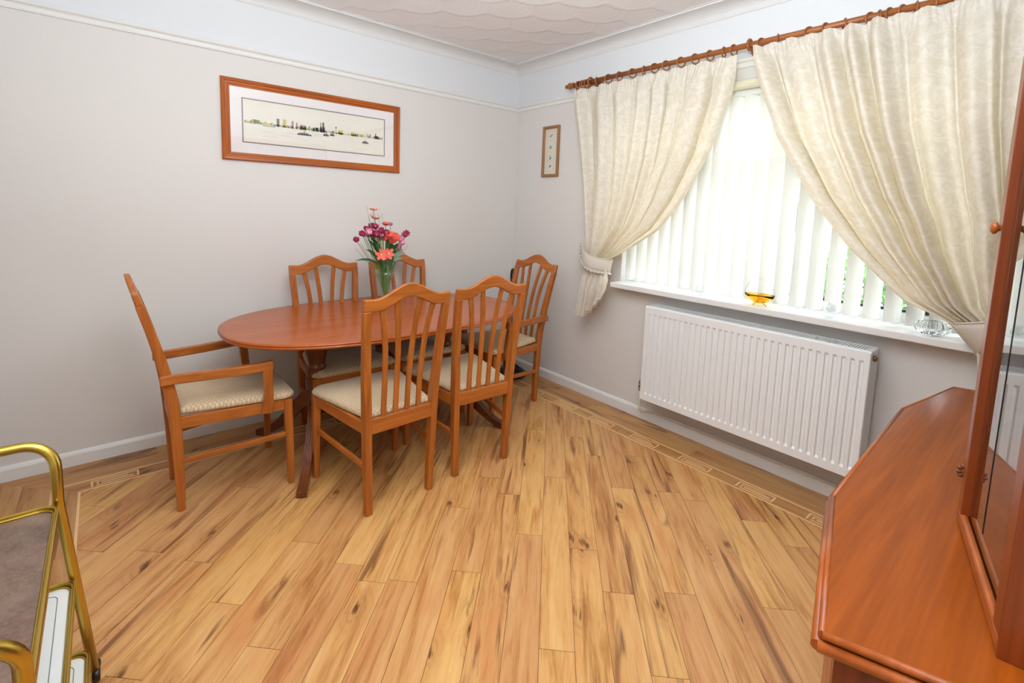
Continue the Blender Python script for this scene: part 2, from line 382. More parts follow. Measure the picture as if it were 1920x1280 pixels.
# floor
floor = struct(MB().box(XB-0.1, 0.3, YR-0.1, 0.1, -0.06, -0.0035).build('floor', 'gap_dark'))
def clip(poly, x0, x1, y0, y1):
    def cut(ps, f, g):
        out = []
        for i in range(len(ps)):
            a, b = ps[i], ps[(i+1) % len(ps)]; fa, fb = f(a), f(b)
            if fa >= 0: out.append(a)
            if fa*fb < 0: t = fa/(fa-fb); out.append((a[0]+(b[0]-a[0])*t, a[1]+(b[1]-a[1])*t))
        return out
    for f in (lambda p: p[0]-x0, lambda p: x1-p[0], lambda p: p[1]-y0, lambda p: y1-p[1]):
        poly = cut(poly, f, None)
        if len(poly) < 3: return None
    return poly
GI, GO = 0.325, 0.220
IX0, IX1, IY0, IY1 = XB+GI, -GI, YR+GI, -GI
PW = 0.1147; S0 = 0.0085
JT = {0: [-2.546], 1: [-2.021], 2: [-2.302], 3: [-2.839, -1.837], 4: [-2.364], 5: [-2.578], 6: [-2.889], 7: [-2.553], 8: [-1.889], 9: [-1.948], 10: [-2.58], 11: [-2.07], 12: [-2.229], -1: [-2.157], -2: [-2.622], -4: [-2.565], -5: [-2.94], -7: [-2.796], -8: [-3.078], -9: [-2.626], -10: [-2.142], -11: [-2.60]}
JT[0] = [-1.889, -2.546]
q2 = math.sqrt(2); rj = random.Random(3)
for k in range(-17, 19):
    s0, s1 = S0+k*PW+0.0007, S0+(k+1)*PW-0.0007
    js = sorted(JT.get(k, [-2-rj.random()]))
    while js[0] > -6.6: js.insert(0, js[0]-1.003)
    while js[-1] < 0.5: js.append(js[-1]+1.003)
    for t0, t1 in zip(js, js[1:]):
        t0 += 0.0008; t1 -= 0.0008
        poly = [((s+t)/q2, (t-s)/q2) for s, t in ((s0, t0), (s1, t0), (s1, t1), (s0, t1))]
        poly = clip(poly, IX0, IX1, IY0, IY1)
        if poly: MB().prism(poly, -0.003, 0.0).build('plank', 'plank_diagonal', floor)
# border planks: two rows against each wall, one row inside the inlay lines
rb = random.Random(5)
def border_row(side, d0, d1, mat, zt=0.0):
    L = abs(XB) if side in (0, 2) else abs(YR)
    p = d0; 
    cuts = [d0]; c = d0+rb.uniform(0.15, 0.9)
    while c < L-d0-0.15: cuts.append(c); c += rb.uniform(0.75, 1.0)
    cuts.append(L-d0)
    for a, b in zip(cuts, cuts[1:]):
        a2 = a+0.0006 if a > d0 else None; b2 = b-0.0006 if b < L-d0 else None
        # mitred at the room corners
        ax0, ax1 = (d0, d1) if a2 is None else (a2, a2); bx0, bx1 = (L-d0, L-d1) if b2 is None else (b2, b2)
        e = 0.0006
        pts = [(ax0, d0+e), (bx0, d0+e), (bx1, d1-e), (ax1, d1-e)]
        def tr(u, d):
            return {0: (XB+u, -d), 2: (XB+u, YR+d), 1: (-d, -u), 3: (XB+d, -u)}[side]
        MB().prism([tr(*q) for q in pts], -0.003, zt).build('border_plank', mat, floor)
for sd in range(4):
    mt = 'plank_x' if sd in (0, 2) else 'plank_y'
    border_row(sd, 0.016, 0.115, mt); border_row(sd, 0.115, GO-0.001, mt)
    border_row(sd, GO+0.009, GI-0.009, mt)
def strip_ring(d0, d1, name):
    for sd in range(4):
        L = abs(XB) if sd in (0, 2) else abs(YR)
        pts = [(d0, d0), (L-d0, d0), (L-d1, d1), (d1, d1)]
        tr = lambda u, d: {0: (XB+u, -d), 2: (XB+u, YR+d), 1: (-d, -u), 3: (XB+d, -u)}[sd]
        MB().prism([tr(*q) for q in pts], -0.003, 0.0003).build(name, 'inlay_light', floor)
strip_ring(GO-0.001, GO+0.009, 'inlay_line'); strip_ring(GI-0.009, GI+0.001, 'inlay_line')
def motif(parent):
    m = MB(); z0, z1 = -0.001, 0.0005; L, Wd, t = 0.185, 0.062, 0.0085
    m.box(0, L, 0, t, z0, z1); m.box(0, t, t, Wd, z0, z1); m.box(L-t, L, t, Wd, z0, z1); m.box(0.02, L-t, Wd-t, Wd, z0, z1)
    m.box(0.022, L-0.045, 0.019, 0.019+0.006, z0, z1); m.box(0.022, 0.029, 0.025, 0.045, z0, z1); m.box(0.04, L-0.022, 0.034, 0.044, z0, z1)
    return m.build('inlay_motif', 'inlay_light', parent)
mo = motif(floor); first = True
for sd, start in ((1, 0.871), (0, 0.0), (3, 0.0)):
    L = abs(XB) if sd in (0, 2) else abs(YR)
    u = {1: 0.536, 0: abs(XB)-2.869-0.0, 3: 0.536}[sd]
    while u < L-0.4:
        o = mo if first else mo.copy()
        if not first: COL.objects.link(o)
        first = False
        d = (GO+GI)/2-0.031
        if sd == 0: o.location = (XB+u, -d, 0); o.rotation_euler = (PI, 0, 0) if False else (0, 0, 0); o.scale = (1, -1, 1)
        elif sd == 1: o.location = (-d, -u, 0); o.rotation_euler = (0, 0, -PI/2); o.scale = (1, -1, 1)
        else: o.location = (XB+d, -u, 0); o.rotation_euler = (0, 0, -PI/2)
        u += 0.3345
# ------------------------------------------------------------------ window
win = bpy.data.objects.new('window_1', None); COL.objects.link(win); win.location = (0.2, (WY0+WY1)/2, WZ0); struct(win)
def wpart(m, name, mat, bevel=0.0):
    o = m.build(name, mat, win, bevel); o.matrix_parent_inverse = Matrix.Translation(-Vector(win.location)); return o
FX0, FX1 = 0.15, 0.215
m = MB(); f = 0.055
m.box(FX0, FX1, WY0, WY0+f, 0.915, WZ1); m.box(FX0, FX1, WY1-f, WY1, 0.915, WZ1); m.box(FX0, FX1, WY0+f, WY1-f, 0.915, 0.915+f); m.box(FX0, FX1, WY0+f, WY1-f, WZ1-f, WZ1)
wpart(m, 'frame', 'upvc', 0.004)
MUL = (-1.70, -2.30, -2.78)
for y in MUL: wpart(MB().box(FX0, FX1, y-0.03, y+0.03, 0.915+f, WZ1-f), 'mullion', 'upvc', 0.004)
for a, b in zip((WY0+f,)+tuple(MUL[::-1]), tuple(MUL[::-1])+(WY1-f,)):
    a2 = a+(0.03 if a != WY0+f else 0); b2 = b-(0.03 if b != WY1-f else 0)
    wpart(MB().box(FX0, FX1, a2, b2, 1.70, 1.76), 'transom', 'upvc', 0.004)
    for z0, z1 in ((0.97, 1.70), (1.76, WZ1-f)):
        g = MB(); t_ = 0.012; X0 = FX0-0.004
        g.box(X0, FX0+0.012, a2, a2+t_, z0, z1); g.box(X0, FX0+0.012, b2-t_, b2, z0, z1); g.box(X0, FX0+0.012, a2+t_, b2-t_, z0, z0+t_); g.box(X0, FX0+0.012, a2+t_, b2-t_, z1-t_, z1)
        wpart(g, 'gasket', 'rubber'); wpart(MB().box(0.178, 0.182, a2, b2, z0, z1), 'pane', 'window_pane')
wpart(MB().box(0.02, 0.15, WY0, WY1, 0.88, 0.9155), 'frame_sill', 'upvc')
sill = struct(MB().box(-0.10, 0.152, -3.27, -1.165, 0.880, 0.9158).build('trim_9', 'gloss_white', bevel=0.006, seg=3))
# cream moulding over the opening
m = MB(); P = [(0, 2.105), (-0.012, 2.105), (-0.030, 2.112), (-0.038, 2.128), (-0.034, 2.146), (-0.016, 2.155), (0, 2.157)]
m.rings([[(x, WY0-0.04, z) for x, z in P], [(x, WY1+0.03, z) for x, z in P]], smooth=False)
struct(fixn(m.build('trim_10', 'cream_trim')))
# ------------------------------------------------------------------ vertical blind
vb = thing('vertical_blind', 'white vertical blind hanging in the window recess behind the curtains', 'blind', (0.045, -2.17, 2.08))
bp_ = lambda m, n, mt, bv=0.0: m.build(n, mt, vb, bv)
bp_(MB().box(-0.02, 0.02, WY0+2.17+0.01, WY1+2.17-0.01, 0.0, 0.035), 'headrail', 'upvc', 0.003)
rot = math.radians(52); LW = 0.089; ys = []; y = WY1-0.055
while y > WY0+0.04: ys.append(y); y -= 0.0818
zb, zt_ = 0.930-2.08, -0.003
m = MB(); N_ = 6; vs = []; 
for k in range(N_+1):
    u = (k/N_-0.5)*LW; b = 0.0095*(1-(2*k/N_-1)**2)
    dx, dy = -math.sin(rot)*u - math.cos(rot)*b, math.cos(rot)*u - math.sin(rot)*b
    vs.append((dx, dy))
m.rings([[(x, y_, z) for x, y_ in vs]+[(x+0.0005, y_+0.0006, z) for x, y_ in reversed(vs)] for z in (zb, zb+0.03, zt_)], smooth=False)
sl = m.build('slat', 'blind_fabric', vb); sl.location = (0, ys[0]+2.17, 0)
for y in ys[1:]:
    c = sl.copy(); COL.objects.link(c); c.location = (0, y+2.17, 0)
hk = MB().box(-0.005, 0.005, -0.005, 0.005, -0.025, 0.002)
h0 = hk.build('hanger', 'upvc', vb); h0.location = (0, ys[0]+2.17, 0)
for y in ys[1:]:
    c = h0.copy(); COL.objects.link(c); c.location = (0, y+2.17, 0)
m = MB()
for sx in (-1, 1):
    m = MB()
    for a, b in zip(ys, ys[1:]):
        ex, ey = -math.sin(rot)*LW*0.46*sx, math.cos(rot)*LW*0.46*sx
        m.tube([(ex, lerp(a, b, t)+ey+2.17, zb+0.028-0.030*(1-(2*t-1)**2)) for t in [k/8 for k in range(9)]], 0.0013, 4)
    bp_(m, 'bead_chain', 'bead')
# ------------------------------------------------------------------ outside
gd = MB().box(0.3, 40, -25, 25, -0.45, -0.4).build('ground', 'tarmac'); struct(gd)
lw = MB().box(2.2, 6.5, -12, 12, -0.4, -0.372).build('lawn', 'lawn'); tag(lw, 'strip of green lawn outside beyond the window', 'lawn')
def bush(x, y, h, r, label, seed):
    rr = random.Random(seed); o = thing('hedge_bush', label, 'bush', (x, y, -0.37), group=None)
    MB().tube([(0, 0, 0), (0.02, 0, h*0.5), (0, 0.03, h*0.8)], [0.06, 0.05, 0.02], 8).build('stem', 'trunk', o)
    m = MB()
    for i in range(2600):
        a, b = rr.uniform(0, 2*PI), math.acos(rr.uniform(-1, 1)); q = rr.uniform(0.72, 1.0)
        c = Vector((r*q*math.sin(b)*math.cos(a), r*q*math.sin(b)*math.sin(a), h*0.55+h*0.47*q*math.cos(b)))
        d = Vector((rr.gauss(0, 1), rr.gauss(0, 1), rr.gauss(0, 1))).normalized(); e = d.orthogonal().normalized(); sz = rr.uniform(0.03, 0.06)
        m.add([c-d*sz, c+e*sz*0.5, c+d*sz, c-e*sz*0.5], [(0, 1, 2, 3)])
    l = m.build('foliage', 'hedge_leaf', o); l['kind'] = 'stuff'
bush(3.4, -0.3, 1.7, 0.7, 'leafy green bush outside, behind the blind left of the amber glass', 1)
bush(3.0, -1.95, 1.55, 0.65, 'leafy green bush outside, behind the slats above the amber glass', 2)
bush(4.4, -3.4, 1.5, 0.75, 'leafy green bush outside, seen through the right hand slats', 3)
hs = thing('house', 'pale rendered house across the road, seen through the blind', 'house', (16, 2, -0.4))
MB().box(0, 6, -8, 9, 0, 4.6).build('wall', 'house_render', hs)
m = MB(); m.add([(-0.4, -8.4, 4.5), (6.4, -8.4, 4.5), (6.4, 9.4, 4.5), (-0.4, 9.4, 4.5), (3, -8.4, 7), (3, 9.4, 7)], [(0, 3, 5, 4), (1, 4, 5, 2), (0, 4, 1), (3, 2, 5), (0, 1, 2, 3)]); fixn(m.build('roof', 'roof_tile', hs))
for y in (-6, -2.5, 1, 4.5):
    wf = MB().box(-0.05, 0.05, y, y+1.6, 1.2, 2.5).build('window', 'upvc', hs); MB().box(-0.08, -0.04, y+0.1, y+1.5, 1.3, 2.4).build('pane', 'dark_glass', wf)

# ------------------------------------------------------------------ curtain pole, rings, curtains
PX, PZ = -0.105, 2.305
cp = thing('curtain_pole', 'brown wooden curtain pole with turned end above the window', 'curtain pole', (PX, -2.0, PZ))
MB().lathe([(0.015, -1.35), (0.015, 1.26)], n=20, axis='y').build('pole', 'pole_wood_y', cp)
fin = [(0.0155, 0), (0.021, 0.004), (0.021, 0.012), (0.016, 0.017), (0.016, 0.026), (0.022, 0.032), (0.024, 0.042), (0.019, 0.054), (0.011, 0.060), (0.010, 0.064), (0.014, 0.070), (0.014, 0.078), (0.008, 0.085)]
MB().lathe([(r, 1.255+z) for r, z in fin], n=20, axis='y').build('finial', 'pole_wood_y', cp)
fixn(MB().lathe([(r, -1.345-z) for r, z in fin], n=20, axis='y').build('finial', 'pole_wood_y', cp))
for yy in (0.0, 1.10, -1.20):
    b = MB(); b.tube([(0.105, yy, -0.005), (0.03, yy, -0.005)], 0.012, 12); b.lathe([(0.030, 0.085), (0.034, 0.095), (0.034, 0.1045)], (0, yy, -0.005), 20, axis='x')
    b.tube([(0.026*math.cos(a), yy, 0.026*math.sin(a)) for a in [2*PI*k/24 for k in range(24)]], 0.007, 8, closed=True)
    fixn(b.build('bracket', 'pole_wood_x', cp))
def ring_proto(label, group):
    m = MB(); R = 0.0275
    m.tube([(R*math.cos(a), 0, R*math.sin(a)) for a in [2*PI*k/24 for k in range(24)]], 0.0042, 8, closed=True)
    o = m.build('curtain_ring', 'pole_wood_z'); tag(o, label, 'curtain ring', group)
    MB().tube([(0, 0, -0.028), (0.003, 0, -0.036), (-0.002, 0, -0.042)], 0.0016, 6).build('eyelet', 'brass', o)
    return o
rr = random.Random(11)
ORD = 'first second third fourth fifth sixth seventh eighth ninth tenth eleventh twelfth thirteenth fourteenth fifteenth sixteenth seventeenth'.split()
def rings(ys_, label, group, ref=None):
    for i, y in enumerate(ys_):
        o = ring_proto(label, group) if i == 0 else None
        if i == 0: proto = o
        else:
            o = proto.copy(); COL.objects.link(o)
            for ch in proto.children:
                c = ch.copy(); COL.objects.link(c); c.parent = o
        o.location = (PX, y, PZ-0.0085); o['label'] = label % ORD[i]; o.rotation_euler = (0, rr.uniform(-0.2, 0.2), rr.choice((-1, 1))*rr.uniform(0.1, 0.6))
rings([-0.775, -0.795, -0.825, -0.85, -0.875], 'wooden curtain ring, %s from the left in the bunch at the pole end', 'curtain rings bunched at the left end of the pole')
rings([-0.955, -1.06, -1.15, -1.255, -1.34, -1.42, -1.50, -1.60, -1.69, -1.78, -1.86, -1.915], 'wooden curtain ring over the left curtain, %s from the left after the bunch', 'curtain rings along the left curtain')
rings([-2.06, -2.14, -2.285, -2.355, -2.43, -2.53, -2.56, -2.60, -2.645, -2.69, -2.745, -2.80, -2.86, -2.93, -3.0, -3.08, -3.2], 'wooden curtain ring over the right curtain, %s from its left edge', 'curtain rings along the right curtain')

def curtain(label, zt, yL, yR, nf, seed, waist_z, hem, nr=12, dp=1.0):
    """yL(z), yR(z): edges of the cloth above the waist and below; zt: header height."""
    rr = random.Random(seed); NU, NV = 260, 90; ph = [rr.uniform(0, 2*PI) for _ in range(6)]
    verts = []; uvs = []
    zs = [zt-(zt-hem)*(j/NV) for j in range(NV+1)]
    for j, z in enumerate(zs):
        a, b = yL(z), yR(z); wd = abs(b-a)
        hd = min(1, (zt-z)/0.10)
        wst = math.exp(-((z-waist_z)/0.10)**2)
        for i in range(NU+1):
            u = i/NU
            uu = u+0.030*math.sin(2*PI*1.3*u+ph[0])+0.014*math.sin(2*PI*3.1*u+ph[1]+z*1.1)
            amp = dp*(0.020+0.026*math.sin(2*PI*1.2*u+ph[2])**2)*(0.30+0.70*hd)*(1-0.60*wst)
            fr_ = math.sin(2*PI*nf*uu+ph[3]); fold = fr_*abs(fr_)**0.35+0.28*math.sin(2*PI*nf*2.1*uu+ph[4]+z)+0.40*math.sin(2*PI*nf*0.45*uu+ph[5]-z*1.5)
            x = -0.152-amp*fold*0.8+0.014*(1-hd)
            if z > zt-0.085: x += 0.0035*math.sin(2*PI*nf*7*u)*min(1, (z-zt+0.085)/0.03)
            y_ = a+(b-a)*u+0.012*math.cos(2*PI*nf*uu+ph[3])*(1-wst)*hd*(1 if b < a else -1)
            sagp = abs(math.sin(PI*(nr*u+0.5)))
            zz = z - (0.016*(1-sagp)*max(0, 1-(zt-z)/0.25))
            if hem+0.3 > z: zz += (hem_shift(u)*(hem+0.3-z)/0.3 if hem_shift else 0)
            if z < waist_z: x -= (0.02+0.022*math.sin(2*PI*4.2*u+ph[1]))*min(1, (waist_z-z)/0.2)
            verts.append((x, y_, zz)); uvs.append((u*1.6*1.3, z*1.3))
    fs = []
    for j in range(NV):
        for i in range(NU):
            k = j*(NU+1)+i; fs.append((k, k+1, k+NU+2, k+NU+1))
    me = bpy.data.meshes.new('curtain'); me.from_pydata(verts, [], fs); me.polygons.foreach_set('use_smooth', [True]*len(fs)); me.materials.append(M['curtain_fabric'])
    uvl = me.uv_layers.new(name='UVMap'); li = np.empty(len(me.loops), np.int32); me.loops.foreach_get('vertex_index', li)
    uvl.data.foreach_set('uv', np.array(uvs, np.float32)[li].ravel())
    o = bpy.data.objects.new('curtain', me); COL.objects.link(o); tag(o, label, 'curtain')
    return o
hem_shift = lambda u: 0.24*max(0, u-0.40)
Ledge = [(0.0, -0.95), (0.66, -0.935), (0.80, -0.950), (1.0, -0.985), (1.12, -0.985), (1.23, -0.955), (1.65, -0.885), (2.26, -0.765)]
Redge = [(0.0, -1.17), (0.66, -1.145), (0.80, -1.185), (0.92, -1.190), (1.0, -1.175), (1.069, -1.175), (1.148, -1.326), (1.30, -1.554), (1.468, -1.686), (1.741, -1.83), (2.05, -1.926), (2.27, -1.948)]
cl = curtain('cream patterned left curtain swept back and tied at the left of the window', 2.262, lambda z: interp(Ledge, z), lambda z: interp(Redge, z), 8, 21, 1.06, 0.655, 13)
hem_shift = None
RL = [(0.4, -3.06), (0.80, -3.05), (0.90, -3.025), (0.95, -2.985), (0.992, -2.945), (1.07, -2.781), (1.284, -2.565), (1.504, -2.391), (1.797, -2.22), (2.048, -2.121), (2.291, -2.035)]
RR = [(0.4, -3.22), (0.80, -3.16), (0.9, -3.12), (1.0, -3.16), (1.1, -3.19), (1.4, -3.28), (2.29, -3.34)]
cr_ = curtain('cream patterned right curtain swept back towards the glass fronted cabinet', 2.285, lambda z: interp(RL, z), lambda z: interp(RR, z), 9, 33, 0.95, 0.60, 15, 1.3)
# tiebacks
def tieback(label, pts_top, pts_bot, frill, hookp):
    """band as a wrapped strip: two rails of 3-D points"""
    o = thing('curtain_tieback', label, 'tieback', pts_top[0])
    inv = Vector(pts_top[0]); m = MB(); n = len(pts_top)
    T = [Vector(p)-inv for p in pts_top]; B = [Vector(p)-inv for p in pts_bot]; vs = []
    rings_ = []
    for i in range(n):
        out = Vector((-0.004, 0, 0)); rows = [lerp(T[i], B[i], k/5)+Vector((-0.006*math.sin(PI*k/5), 0, 0)) for k in range(6)]
        rings_.append([r+out for r in rows]+[r for r in reversed(rows)])
    m.rings(rings_, smooth=True); ob = fixn(m.build('band', 'curtain_fabric', o))
    uvl = ob.data.uv_layers.new(name='UVMap')
    for e, pts in (('piping', T), ('piping', B)):
        MB().tube([p+Vector((-0.004, 0, 0)) for p in pts], 0.0035, 6).build(e, 'curtain_fabric', o)
    if frill:
        m = MB(); fr = []
        P = [B[0]*(1-k/60.0*0)+Vector((0, 0, 0)) for k in range(0)]
        seg = [(T[0], B[0])]; path = [T[0], B[0]]+B[1:]
        # densify
        D = []
        for a, b in zip(path, path[1:]):
            k_ = max(2, int((b-a).length/0.004))
            D += [lerp(a, b, t/k_) for t in range(k_)]
        D.append(path[-1]); c = sum(T, Vector())/len(T)
        ri = []
        for k, p in enumerate(D):
            dr = (p-c); dr.x = 0; dr.normalize(); wv = 0.006*math.sin(k*1.1)
            ri.append([p+Vector((-0.004, 0, 0)), p+dr*0.018+Vector((-0.006+wv, 0, 0)), p+dr*0.018+Vector((-0.004+wv, 0, 0)), p+Vector((-0.001, 0, 0))])
        m.rings(ri, smooth=True); fixn(m.build('frill', 'curtain_fabric', o))
    MB().tube([Vector(hookp)-inv, Vector(hookp)-inv+Vector((-0.035, 0, 0)), Vector(hookp)-inv+Vector((-0.04, 0, 0.02))], 0.004, 8).build('hook', 'brass', o)
    return o
tt, bb = [], []
for k in range(13):
    t = k/12; x = -0.10-0.115*math.sin(PI*min(1, 0.06+t*0.90))**0.7
    tt.append((x, lerp(-0.925, -1.205, t), lerp(1.165, 1.075, t)-0.035*math.sin(PI*t)*0.6)); bb.append((x-0.005, lerp(-0.935, -1.190, t), lerp(1.07, 0.985, t)-0.03*math.sin(PI*t)*0.6))
tieback('cream frilled tieback gathering the left curtain', tt, bb, True, (-0.002, -0.90, 1.15))
tt, bb = [], []
for k in range(13):
    t = k/12; x = -0.10-0.125*math.sin(PI*min(1, 0.06+t*0.92))**0.7
    tt.append((x, lerp(-2.93, -3.24, t), lerp(0.995, 1.10, t))); bb.append((x+0.01, lerp(-3.02, -3.20, t), lerp(0.885, 0.93, t)))
tieback('cream tieback gathering the right curtain beside the cabinet', tt, bb, False, (-0.002, -3.27, 1.05))

# ------------------------------------------------------------------ radiator
RX, RY0, RY1, RZ0, RZ1 = -0.176, -2.690, -1.517, 0.211, 0.811
rad = thing('radiator', 'white ribbed panel radiator on the wall under the window', 'radiator', (0, (RY0+RY1)/2, RZ0))
Lr = RY1-RY0; Hr = RZ1-RZ0; yo = -Lr/2
NG = 33; pitch = (Lr-0.03)/NG; prof = []
yv = [yo]; dv = [0]
for g_ in range(NG):
    b = yo+0.015+g_*pitch
    for fr_, dd in ((0.10, 0), (0.22, 1), (0.55, 1), (0.67, 0), (1.0, 0)): yv.append(b+fr_*pitch); dv.append(dd)
yv.append(yo+Lr); dv.append(0)
zv = [0, 0.004, 0.038, 0.050, Hr-0.050, Hr-0.038, Hr-0.006, Hr]; zd = [0, 0, 0, 1, 1, 0, 0, 0]
m = MB(); vs = []; ny = len(yv)
for z, q in zip(zv, zd):
    for y, d in zip(yv, dv): vs.append((RX+0.008*q*d, y, z))
fs = [(j*ny+i, j*ny+i+1, (j+1)*ny+i+1, (j+1)*ny+i) for j in range(len(zv)-1) for i in range(ny-1)]
m.add(vs, fs); m.box(RX+0.010, RX+0.018, yo, yo+Lr, 0, Hr); m.box(RX+0.0, RX+0.0105, yo-0.0006, yo, 0, Hr); m.box(RX+0.0, RX+0.0105, yo+Lr, yo+Lr+0.0006, 0, Hr); m.box(RX, RX+0.0105, yo, yo+Lr, Hr, Hr+0.0006); m.box(RX, RX+0.0105, yo, yo+Lr, -0.0006, 0)
m.build('front_panel', 'radiator_white', rad)
MB().box(-0.052, -0.040, yo, yo+Lr, 0, Hr).build('rear_panel', 'radiator_white', rad, 0.003)
for y in (yo-0.003, yo+Lr-0.001): MB().box(RX+0.006, -0.045, y, y+0.004, 0.0, Hr+0.004).build('side_cover', 'radiator_white', rad, 0.001)
m = MB(); m.box(RX+0.012, RX+0.030, yo, yo+Lr, Hr-0.002, Hr+0.006); m.box(-0.062, -0.044, yo, yo+Lr, Hr-0.002, Hr+0.006)
m.box(RX+0.03, -0.062, yo, yo+0.02, Hr-0.002, Hr+0.006); m.box(RX+0.03, -0.062, yo+Lr-0.02, yo+Lr, Hr-0.002, Hr+0.006)
gr = m.build('top_grille', 'radiator_white', rad)
b0 = MB().box(RX+0.03, -0.062, -0.0040, 0.0040, Hr-0.002, Hr+0.0055).build('bar', 'radiator_white', gr); n_b = 90
b0.location.y = yo+0.02+(Lr-0.04)*0.5/n_b
for k in range(1, n_b):
    c = b0.copy(); COL.objects.link(c); c.location = (0, yo+0.02+(Lr-0.04)*(k+0.5)/n_b, 0)
m = MB()
for k in range(40):
    y = yo+0.02+(Lr-0.04)*(k+0.5)/40; m.box(RX+0.03, -0.056, y-0.001, y+0.001, 0.05, Hr-0.03)
fnn = m.build('fins', 'radiator_white', rad); fnn['kind'] = 'stuff'
v = MB(); v.tube([(-0.10, yo+Lr, 0.045), (-0.10, yo+Lr+0.045, 0.045)], 0.010, 12); v.lathe([(0.012, 0.02), (0.014, 0.03), (0.014, 0.05), (0.010, 0.058), (0.013, 0.066), (0.013, 0.085), (0.009, 0.09)], (-0.10, yo+Lr+0.05, 0), 14)
fixn(v.build('valve', 'chrome', rad))
v = MB(); v.tube([(-0.10, yo+Lr+0.05, 0.022), (-0.10, yo+Lr+0.05, -0.115), (-0.085, yo+Lr+0.045, -0.127), (-0.04, yo+Lr+0.02, -0.127), (-0.028, yo+Lr-0.02, -0.130), (-0.028, yo+0.05, -0.130), (-0.028, yo-0.5, -0.130)], 0.0075, 10); v.build('pipe', 'pipe_paint', rad)
v = MB(); v.lathe([(0.013, -0.004), (0.013, -0.012), (0.008, -0.018)], (-0.13, yo, Hr-0.03), 12, axis='y'); fixn(v.build('bleed_plug', 'brass', rad))
v = MB(); v.lathe([(0.013, -0.004), (0.013, -0.016), (0.006, -0.02)], (-0.10, yo, 0.045), 12, axis='y'); fixn(v.build('blanking_plug', 'brass', rad))
for y in (yo+0.2, yo+Lr-0.2): MB().box(-0.042, 0, y-0.015, y+0.015, 0.08, Hr-0.08).build('wall_bracket', 'radiator_white', rad)

# ------------------------------------------------------------------ pictures
def frame_bars(parent, x0, x1, z0, z1, wd, mat, axisx, depth=0.022, steps=None):
    """mitred frame; axisx True: picture in the xz plane at y=0 facing -y, else in yz plane at x=0 facing -x"""
    prof = steps or [(0, 0), (0, depth*0.7), (wd*0.12, depth), (wd*0.40, depth*0.86), (wd*0.46, depth*0.62), (wd*0.66, depth*0.60), (wd*0.78, depth*0.42), (wd, depth*0.36), (wd, 0)]
    crn = lambda d: [(x0+d, z0+d), (x1-d, z0+d), (x1-d, z1-d), (x0+d, z1-d)]
    for sd in range(4):
        pt = lambda c, h: (c[0], -h, c[1]) if axisx else (-h, c[0], c[1])
        a = [pt(crn(d)[sd], h) for d, h in prof]; b = [pt(crn(d)[(sd+1) % 4], h) for d, h in prof]
        m = MB(); m.rings([a, b], smooth=False); hor = sd in (0, 2)
        fixn(m.build('frame_bar', mat+('x' if axisx else 'y') if hor else mat+'z', parent))
pic = thing('framed_picture', 'wide wood framed print of a riverside skyline with boats', 'picture', (-1.673, 0, 1.856))
frame_bars(pic, -0.556, 0.556, -0.232, 0.232, 0.046, 'frame_wood_', True)
MB().box(-0.515, 0.515, -0.007, -0.001, -0.19, 0.19).build('mat_board', 'mat_board', pic)
p0 = MB().box(-0.447, 0.440, -0.0078, -0.0071, -0.122, 0.128).build('print', 'print_paper', pic)
m = MB(); a0, a1, c0, c1, tt_, yy = -0.450, 0.443, -0.125, 0.131, 0.006, -0.0095
m.box(a0, a1, yy, -0.007, c0, c0+tt_); m.box(a0, a1, yy, -0.007, c1-tt_, c1); m.box(a0, a0+tt_, yy, -0.007, c0+tt_, c1-tt_); m.box(a1-tt_, a1, yy, -0.007, c0+tt_, c1-tt_)
m.build('mat_line', 'ink_grey', pic)
rp = random.Random(9); lay = {k: MB() for k in ('ink_grey', 'ink_yellow', 'ink_green', 'ink_rose', 'ink_blue', 'ink_dark')}
def flat(mb, x0, x1, z0, z1): mb.box(x0, x1, -0.0083, -0.0077, z0, z1)
x = -0.438
while x < 0.425:
    wd = rp.uniform(0.004, 0.013); h = rp.uniform(0.008, 0.026)*(0.6+0.4*math.sin(x*9+2)**2)
    flat(lay[rp.choice(('ink_yellow', 'ink_green', 'ink_grey', 'ink_rose', 'ink_yellow', 'ink_blue', 'ink_green'))], x, x+wd, -0.012+0.004*rp.random(), -0.010+h); x += wd*rp.uniform(0.7, 1.3)
def blk(k, xc, wd, z1, z0=-0.012): flat(lay[k], xc-wd/2, xc+wd/2, z0, z1)
blk('ink_grey', -0.254, 0.016, 0.036); blk('ink_yellow', -0.217, 0.018, 0.037); blk('ink_rose', -0.17, 0.012, 0.034); blk('ink_rose', -0.145, 0.010, 0.028)
blk('ink_rose', -0.108, 0.038, 0.018); blk('ink_green', -0.03, 0.04, 0.012); blk('ink_rose', 0.012, 0.034, 0.022); blk('ink_rose', 0.002, 0.008, 0.048); blk('ink_dark', 0.016, 0.007, 0.050); blk('ink_rose', 0.021, 0.007, 0.052)
blk('ink_grey', 0.10, 0.003, 0.034); blk('ink_dark', 0.10, 0.007, 0.034, 0.026); blk('ink_yellow', 0.13, 0.03, 0.016); blk('ink_yellow', 0.215, 0.03, 0.014); blk('ink_rose', 0.385, 0.03, 0.010); blk('ink_dark', 0.375, 0.005, 0.026)
flat(lay['ink_dark'], -0.34, -0.27, -0.017, -0.014)
for xc, z, L in ((-0.10, -0.040, 0.085), (0.035, -0.028, 0.036), (0.075, -0.022, 0.03), (0.300, -0.046, 0.044)):
    flat(lay['ink_dark'], xc-L/2, xc+L/2, z-0.005, z+0.004); flat(lay['ink_grey'], xc-L*0.35, xc+L*0.3, z+0.004, z+0.011); flat(lay['ink_rose'], xc-L*0.05, xc+L*0.05, z+0.011, z+0.022)
for k in range(14):
    xa = rp.uniform(-0.42, 0.3); flat(lay['ink_blue'], xa, xa+rp.uniform(0.03, 0.1), *(lambda z: (z, z+0.0012))(rp.uniform(-0.10, -0.03)))
